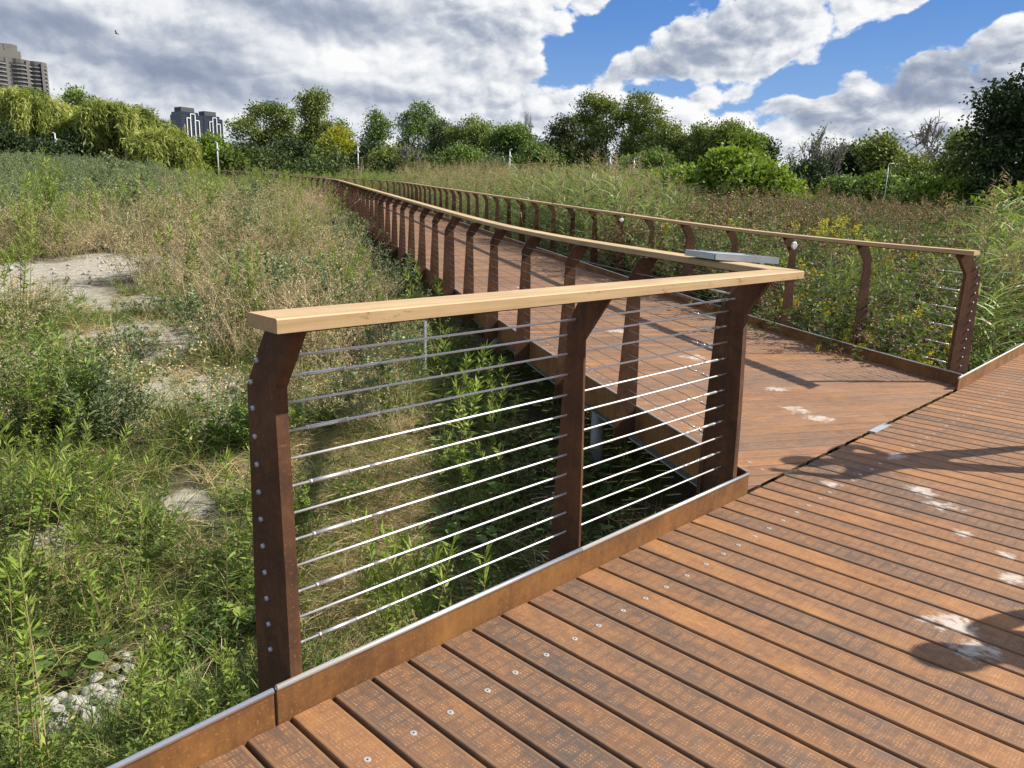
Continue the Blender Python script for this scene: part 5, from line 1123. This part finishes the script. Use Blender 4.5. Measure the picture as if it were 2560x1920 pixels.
# grey curved tower
rt, b = place('apartment_tower', 'tall grey concrete apartment tower with curved bays at the far left', 20, 620)
H = height_for(20, 620, 138, b[2]); U = 620 / FPX
def bays(zlo, zhi, grow_, name, mat, parent, sel=None):
    mb = MB()
    for q, (x, y, r_) in enumerate(BAYS):
        if sel is not None and q not in sel: continue
        k = 18; poly = [(x + (r_ + grow_) * math.cos(a), y + (r_ + grow_) * math.sin(a)) for a in np.linspace(0, 2 * math.pi, k, endpoint=False)]; mb.extrude(poly, 2, zlo, zhi)
    return link(name, mb.mesh(name, [mat]), parent)
BAYS = [(-34 * U, 0, 36 * U), (18 * U, -6 * U, 24 * U), (57 * U, -2 * U, 22 * U), (88 * U, 6 * U, 19 * U), (30 * U, 14 * U, 40 * U)]
bays(-1, H * .97, 0, 'wall', M_CONC, rt)
nf = 30
for k in range(nf):
    z = H * (.04 + .91 * k / nf)
    w_ = bays(z + H * .010, z + H * .022, .18, 'window_band', M_WIN, rt)
    mb = MB()
    for q in (1, 2, 3):
        x, y, r_ = BAYS[q]; poly = [(x + (r_ + .9) * math.cos(a), y + (r_ + .9) * math.sin(a)) for a in np.linspace(math.pi * 1.05, math.pi * 1.85, 9)]; poly += [(x + (r_ + .2) * math.cos(a), y + (r_ + .2) * math.sin(a)) for a in np.linspace(math.pi * 1.85, math.pi * 1.05, 9)]; mb.extrude(poly, 2, z, z + H * .009)
    link('balcony', mb.mesh('balcony', [M_CONC2]), rt)
for x, y in ((-6, -24), (38, -23), (72, -20), (42, -18), (98, -14)): mb = MB(); mb.box((x * U, y * U, H * .48), (5 * U, 6 * U, H * .97)); link('pier', mb.mesh('pier', [M_CONC2 if x > 30 else M_CONC]), rt)
mb = MB(); mb.box((28 * U, 4 * U, H * 1.0), (70 * U, 30 * U, H * .06)); mb.box((30 * U, 4 * U, H * 1.05), (44 * U, 24 * U, H * .06)); mb.box((46 * U, 2 * U, H * 1.04), (24 * U, 20 * U, H * .07)); link('roof_block', mb.mesh('roof_block', [M_CONC2]), rt)
# twin dark towers
def navy(px, D, top, hw, label):
    rt, b = place('apartment_tower', label, px, D, turn=.55); H = height_for(px, D, top, b[2]); w_ = hw * D / FPX
    mb = MB(); mb.box((0, 0, H * .46), (w_ * 1.5, w_ * 1.3, H * .92)); mb.box((-w_ * .08, 0, H * .93), (w_ * 1.28, w_ * 1.1, H * .04)); link('wall', mb.mesh('wall', [M_NAVY]), rt)
    mb = MB(); mb.box((-w_ * .1, 0, H * .975), (w_ * .95, w_ * .8, H * .055)); link('roof_block', mb.mesh('roof_block', [M_ROOFD]), rt)
    nf = 34
    for k in range(nf):
        z = H * (.02 + .90 * k / nf); mb = MB(); mb.box((0, 0, z), (w_ * 1.5 + .5, w_ * 1.3 + .5, H * .005)); link('floor_band', mb.mesh('floor_band', [M_NAVY2]), rt)
    y = -w_ * .65 - .55; x = w_ * .75 + .55
    def fr(parts, nm):
        mb = MB()
        for (u0, z0, u1, z1) in parts:
            tk = w_ * .045
            for (a, bq) in (((u0, z0), (u0, z1)), ((u1, z0), (u1, z1)), ((u0, z1), (u1, z1))):
                cx, cz = (a[0] + bq[0]) / 2, (a[1] + bq[1]) / 2; mb.box((x, cx * w_, cz * H), (.7, abs(a[0] - bq[0]) * w_ + tk, abs(a[1] - bq[1]) * H + tk))
                mb.box(((-cx + .08) * w_ * .0 + cx * w_ * .9 + w_ * .0, y, cz * H), (abs(a[0] - bq[0]) * w_ * .9 + tk, .7, abs(a[1] - bq[1]) * H + tk))
        link(nm, mb.mesh(nm, [M_WHITEF]), rt)
    fr([(.30, .0, .62, .52)], 'white_frame'); fr([(.22, .40, .55, .86)], 'white_frame'); fr([(-.12, .50, .24, .93)], 'white_frame'); fr([(-.55, .0, -.1, .56)], 'white_frame'); fr([(-.42, .45, -.14, .88)], 'white_frame')
    for k in range(26):
        z = H * (.02 + .50 * k / 26); mb = MB(); mb.box((x - .1, .0, z), (.9, w_ * 1.0, H * .006)); mb.box((.1 * w_, y + .1, z), (w_ * .9, .9, H * .006)); link('balcony', mb.mesh('balcony', [M_WHITEF if k % 2 else M_NAVY2]), rt)
navy(487, 780, 272, 33, 'dark glass tower with white outlined panels, left of the dark pair')
navy(541, 800, 282, 29, 'dark glass tower with white outlined panels, right of the dark pair')
rt, b = place('office_building', 'low pale blue glass building between the maple and the cottonwoods', 640, 420); H = height_for(640, 420, 368, b[2]); w_ = 36 * 420 / FPX
mb = MB(); mb.box((0, 0, H / 2), (w_ * 1.9, w_ * 1.2, H)); link('wall', mb.mesh('wall', [M_GLASSB]), rt)
for k in range(8): mb = MB(); mb.box((0, 0, H * (k + .7) / 8), (w_ * 1.9 + .3, w_ * 1.2 + .3, H * .03)); link('floor_band', mb.mesh('floor_band', [M_CONC2]), rt)
mb = MB(); mb.box((w_ * .1, 0, H + .9), (w_ * 1.5, w_ * .9, 1.8)); link('roof_block', mb.mesh('roof_block', [M_WIN]), rt)
rt, b = place('office_tower', 'slim hazy blue tower far off beside the big dark tree', 2410, 900, turn=.5); H = height_for(2410, 900, 445, b[2]); w_ = 9 * 900 / FPX
mb = MB(); mb.box((0, 0, H / 2), (w_ * 1.4, w_ * 1.4, H)); link('wall', mb.mesh('wall', [M_BLUE]), rt)
for k in range(14): mb = MB(); mb.box((0, 0, H * (k + .5) / 14), (w_ * 1.4 + .4, w_ * 1.4 + .4, H * .012)); link('floor_band', mb.mesh('floor_band', [M_NAVY2]), rt)
mb = MB(); mb.box((w_ * .2, 0, H + 1.2), (w_ * .7, w_ * .7, 2.4)); link('roof_block', mb.mesh('roof_block', [M_BLUE]), rt)

# ------------------------------------------------------------------ bird
D = 55; c = CAM + D * (CF + CR * (291 - 1280) / FPX - CU * (84 - 960) / FPX); mb = MB(); f_ = CR; u_ = CU
def V3(a, b_, c_): return CR * a + CU * b_ + CF * c_
mb.tube([V3(-.13, .02, 0), V3(-.06, .02, 0), V3(.02, 0, 0), (V3(.10, -.04, 0)), V3(.18, -.09, 0)], [.008, .032, .042, .03, .012], 8)
for sg in (-1, 1):
    mb.add([V3(-.05, .01, 0), V3(.06, -.02, 0), V3(.10, .06, sg * .22), V3(-.02, .10, sg * .2), V3(.16, .07, sg * .40), V3(.02, .10, sg * .3)], [(0, 1, 2, 3), (3, 2, 4, 5)])
o = link('bird', mb.mesh('bird', [simple('dark_feathers', (.03, .028, .03), .8)]), None, tuple(c)); tag(o, 'small dark bird flying high against the grey clouds at the left', 'bird')

# ------------------------------------------------------------------ people just out of frame at the right, whose shadows fall on the deck
def person(label, xy, face, pose, hgt, coat, leg):
    root = thing('person', label, 'person', (xy[0], xy[1], 0.0), None, face)
    k = hgt / 1.75; J = {}; E_ = []
    def j(n, p_, r_): J[n] = (np.array(p_) * k, r_ * k)
    j('pelvis', (0, 0, .95), .135); j('belly', (0, .0, 1.08), .13); j('chest', (0, .01, 1.30), .185); j('neck', (0, .0, 1.46), .06); j('jaw', (0, -.015, 1.55), .075); j('head', (0, .0, 1.64), .10); j('crown', (0, .015, 1.70), .08)
    E_ += [('pelvis', 'belly'), ('belly', 'chest'), ('chest', 'neck'), ('neck', 'jaw'), ('jaw', 'head'), ('head', 'crown')]
    for s_, nm in ((-1, 'l'), (1, 'r')):
        sp = pose['spread']; j(nm + 'hip', (s_ * .10, 0, .90), .105); j(nm + 'knee', (s_ * (.11 + sp * .45), -.03, .50), .068); j(nm + 'ankle', (s_ * (.12 + sp), .02, .09), .045); j(nm + 'toe', (s_ * (.13 + sp), -.16, .035), .036)
        j(nm + 'sh', (s_ * .19, .01, 1.41), .07); el_, wr_ = pose[nm]; j(nm + 'el', el_, .047); j(nm + 'wr', wr_, .034); d = unit(np.array(wr_) - np.array(el_)); pm = np.array(wr_) + d * .08; j(nm + 'palm', pm, .034)
        E_ += [('pelvis', nm + 'hip'), (nm + 'hip', nm + 'knee'), (nm + 'knee', nm + 'ankle'), (nm + 'ankle', nm + 'toe'), ('chest', nm + 'sh'), (nm + 'sh', nm + 'el'), (nm + 'el', nm + 'wr'), (nm + 'wr', nm + 'palm')]
        sd_ = unit(np.cross(d, [.2, 1, .1]))
        for q, (o_, ln) in enumerate(((-.03, .075), (-.01, .088), (.01, .084), (.03, .066))):
            a = pm + sd_ * o_ + d * .03; j(nm + 'f%d' % q, a + d * ln * .5, .0085); j(nm + 'g%d' % q, a + d * ln * .92 + np.array([0, -.012, 0]), .0075); E_ += [(nm + 'palm', nm + 'f%d' % q), (nm + 'f%d' % q, nm + 'g%d' % q)]
        a = np.array(wr_) + d * .03 + sd_ * .045; j(nm + 'th', a + d * .03, .010); j(nm + 'ti', a + d * .06 + sd_ * .01, .008); E_ += [(nm + 'wr', nm + 'th'), (nm + 'th', nm + 'ti')]
    names = list(J); ix = {n: i for i, n in enumerate(names)}
    me = bpy.data.meshes.new('person'); me.from_pydata([tuple(J[n][0]) for n in names], [(ix[a], ix[b_]) for a, b_ in E_], []); o = link('body', me, root)
    md = o.modifiers.new('skin', 'SKIN'); md.branch_smoothing = .4
    sv_ = me.skin_vertices[0].data
    for i, n in enumerate(names): sv_[i].radius = (J[n][1],) * 2; sv_[i].use_root = (n == 'pelvis')
    o.modifiers.new('subd', 'SUBSURF').levels = 2; o.modifiers['subd'].render_levels = 2
    m, t = material('clothed_person'); z = t.sep(t.new('ShaderNodeTexCoord').outputs['Object'])[2]
    c = t.mix(t.ss(z, .915 * k, .925 * k), leg, coat); c = t.mix(t.ss(z, .095 * k, .10 * k), (.03, .03, .035), c); hd = t.m('MULTIPLY', t.ss(z, 1.475 * k, 1.48 * k), t.ss(z, 1.78 * k, 1.77 * k)); c = t.mix(hd, c, (.45, .28, .20))
    t.put(t.b.inputs['Base Color'], c); t.b.inputs['Roughness'].default_value = .8; me.materials.append(m)
    mb = MB(); n_, kk = 7, 14
    V = [(k * .108 * math.sin(th) * math.cos(a), k * (.018 + .115 * math.sin(th) * math.sin(a)), k * (1.655 + .105 * math.cos(th))) for th in np.linspace(.05, 1.75, n_) for a in np.linspace(0, 2 * math.pi, kk, endpoint=False)]
    mb.add(V, [(i * kk + q, (i + 1) * kk + q, (i + 1) * kk + (q + 1) % kk, i * kk + (q + 1) % kk) for i in range(n_ - 1) for q in range(kk)]); hr = link('hair', mb.mesh('hair', [simple('brown_hair', (.06, .035, .02), .7)], True), root)
    mb = MB(); [mb.tube([(s_ * .035 * k, -.088 * k, 1.645 * k), (s_ * .035 * k, -.098 * k, 1.645 * k)], .010 * k, 8) for s_ in (-1, 1)]; mb.tube([(0, -.09 * k, 1.64 * k), (0, -.118 * k, 1.60 * k), (0, -.095 * k, 1.59 * k)], [.010 * k, .014 * k, .012 * k], 6); mb.tube([(-.025 * k, -.088 * k, 1.555 * k), (0, -.094 * k, 1.553 * k), (.025 * k, -.088 * k, 1.555 * k)], .007 * k, 6)
    link('face', mb.mesh('face', [simple('face_features', (.22, .10, .08), .6)], True), root)
pose1 = {'spread': .16, 'r': ((.34, -.10, 1.30), (.16, -.28, 1.38)), 'l': ((-.30, -.05, 1.62), (-.20, -.12, 1.92))}
person('person in a dark jacket standing on the boardwalk with one arm raised', (5.50, -1.28), R(50), pose1, 1.93, (.05, .06, .09), (.06, .065, .09))
pose2 = {'spread': .05, 'r': ((.30, -.06, 1.14), (.20, -.26, 1.12)), 'l': ((-.30, -.06, 1.14), (-.20, -.26, 1.12))}
person('person in a grey top standing on the boardwalk with both forearms forward', (3.42, -2.62), R(60), pose2, 1.74, (.20, .20, .21), (.05, .05, .06))
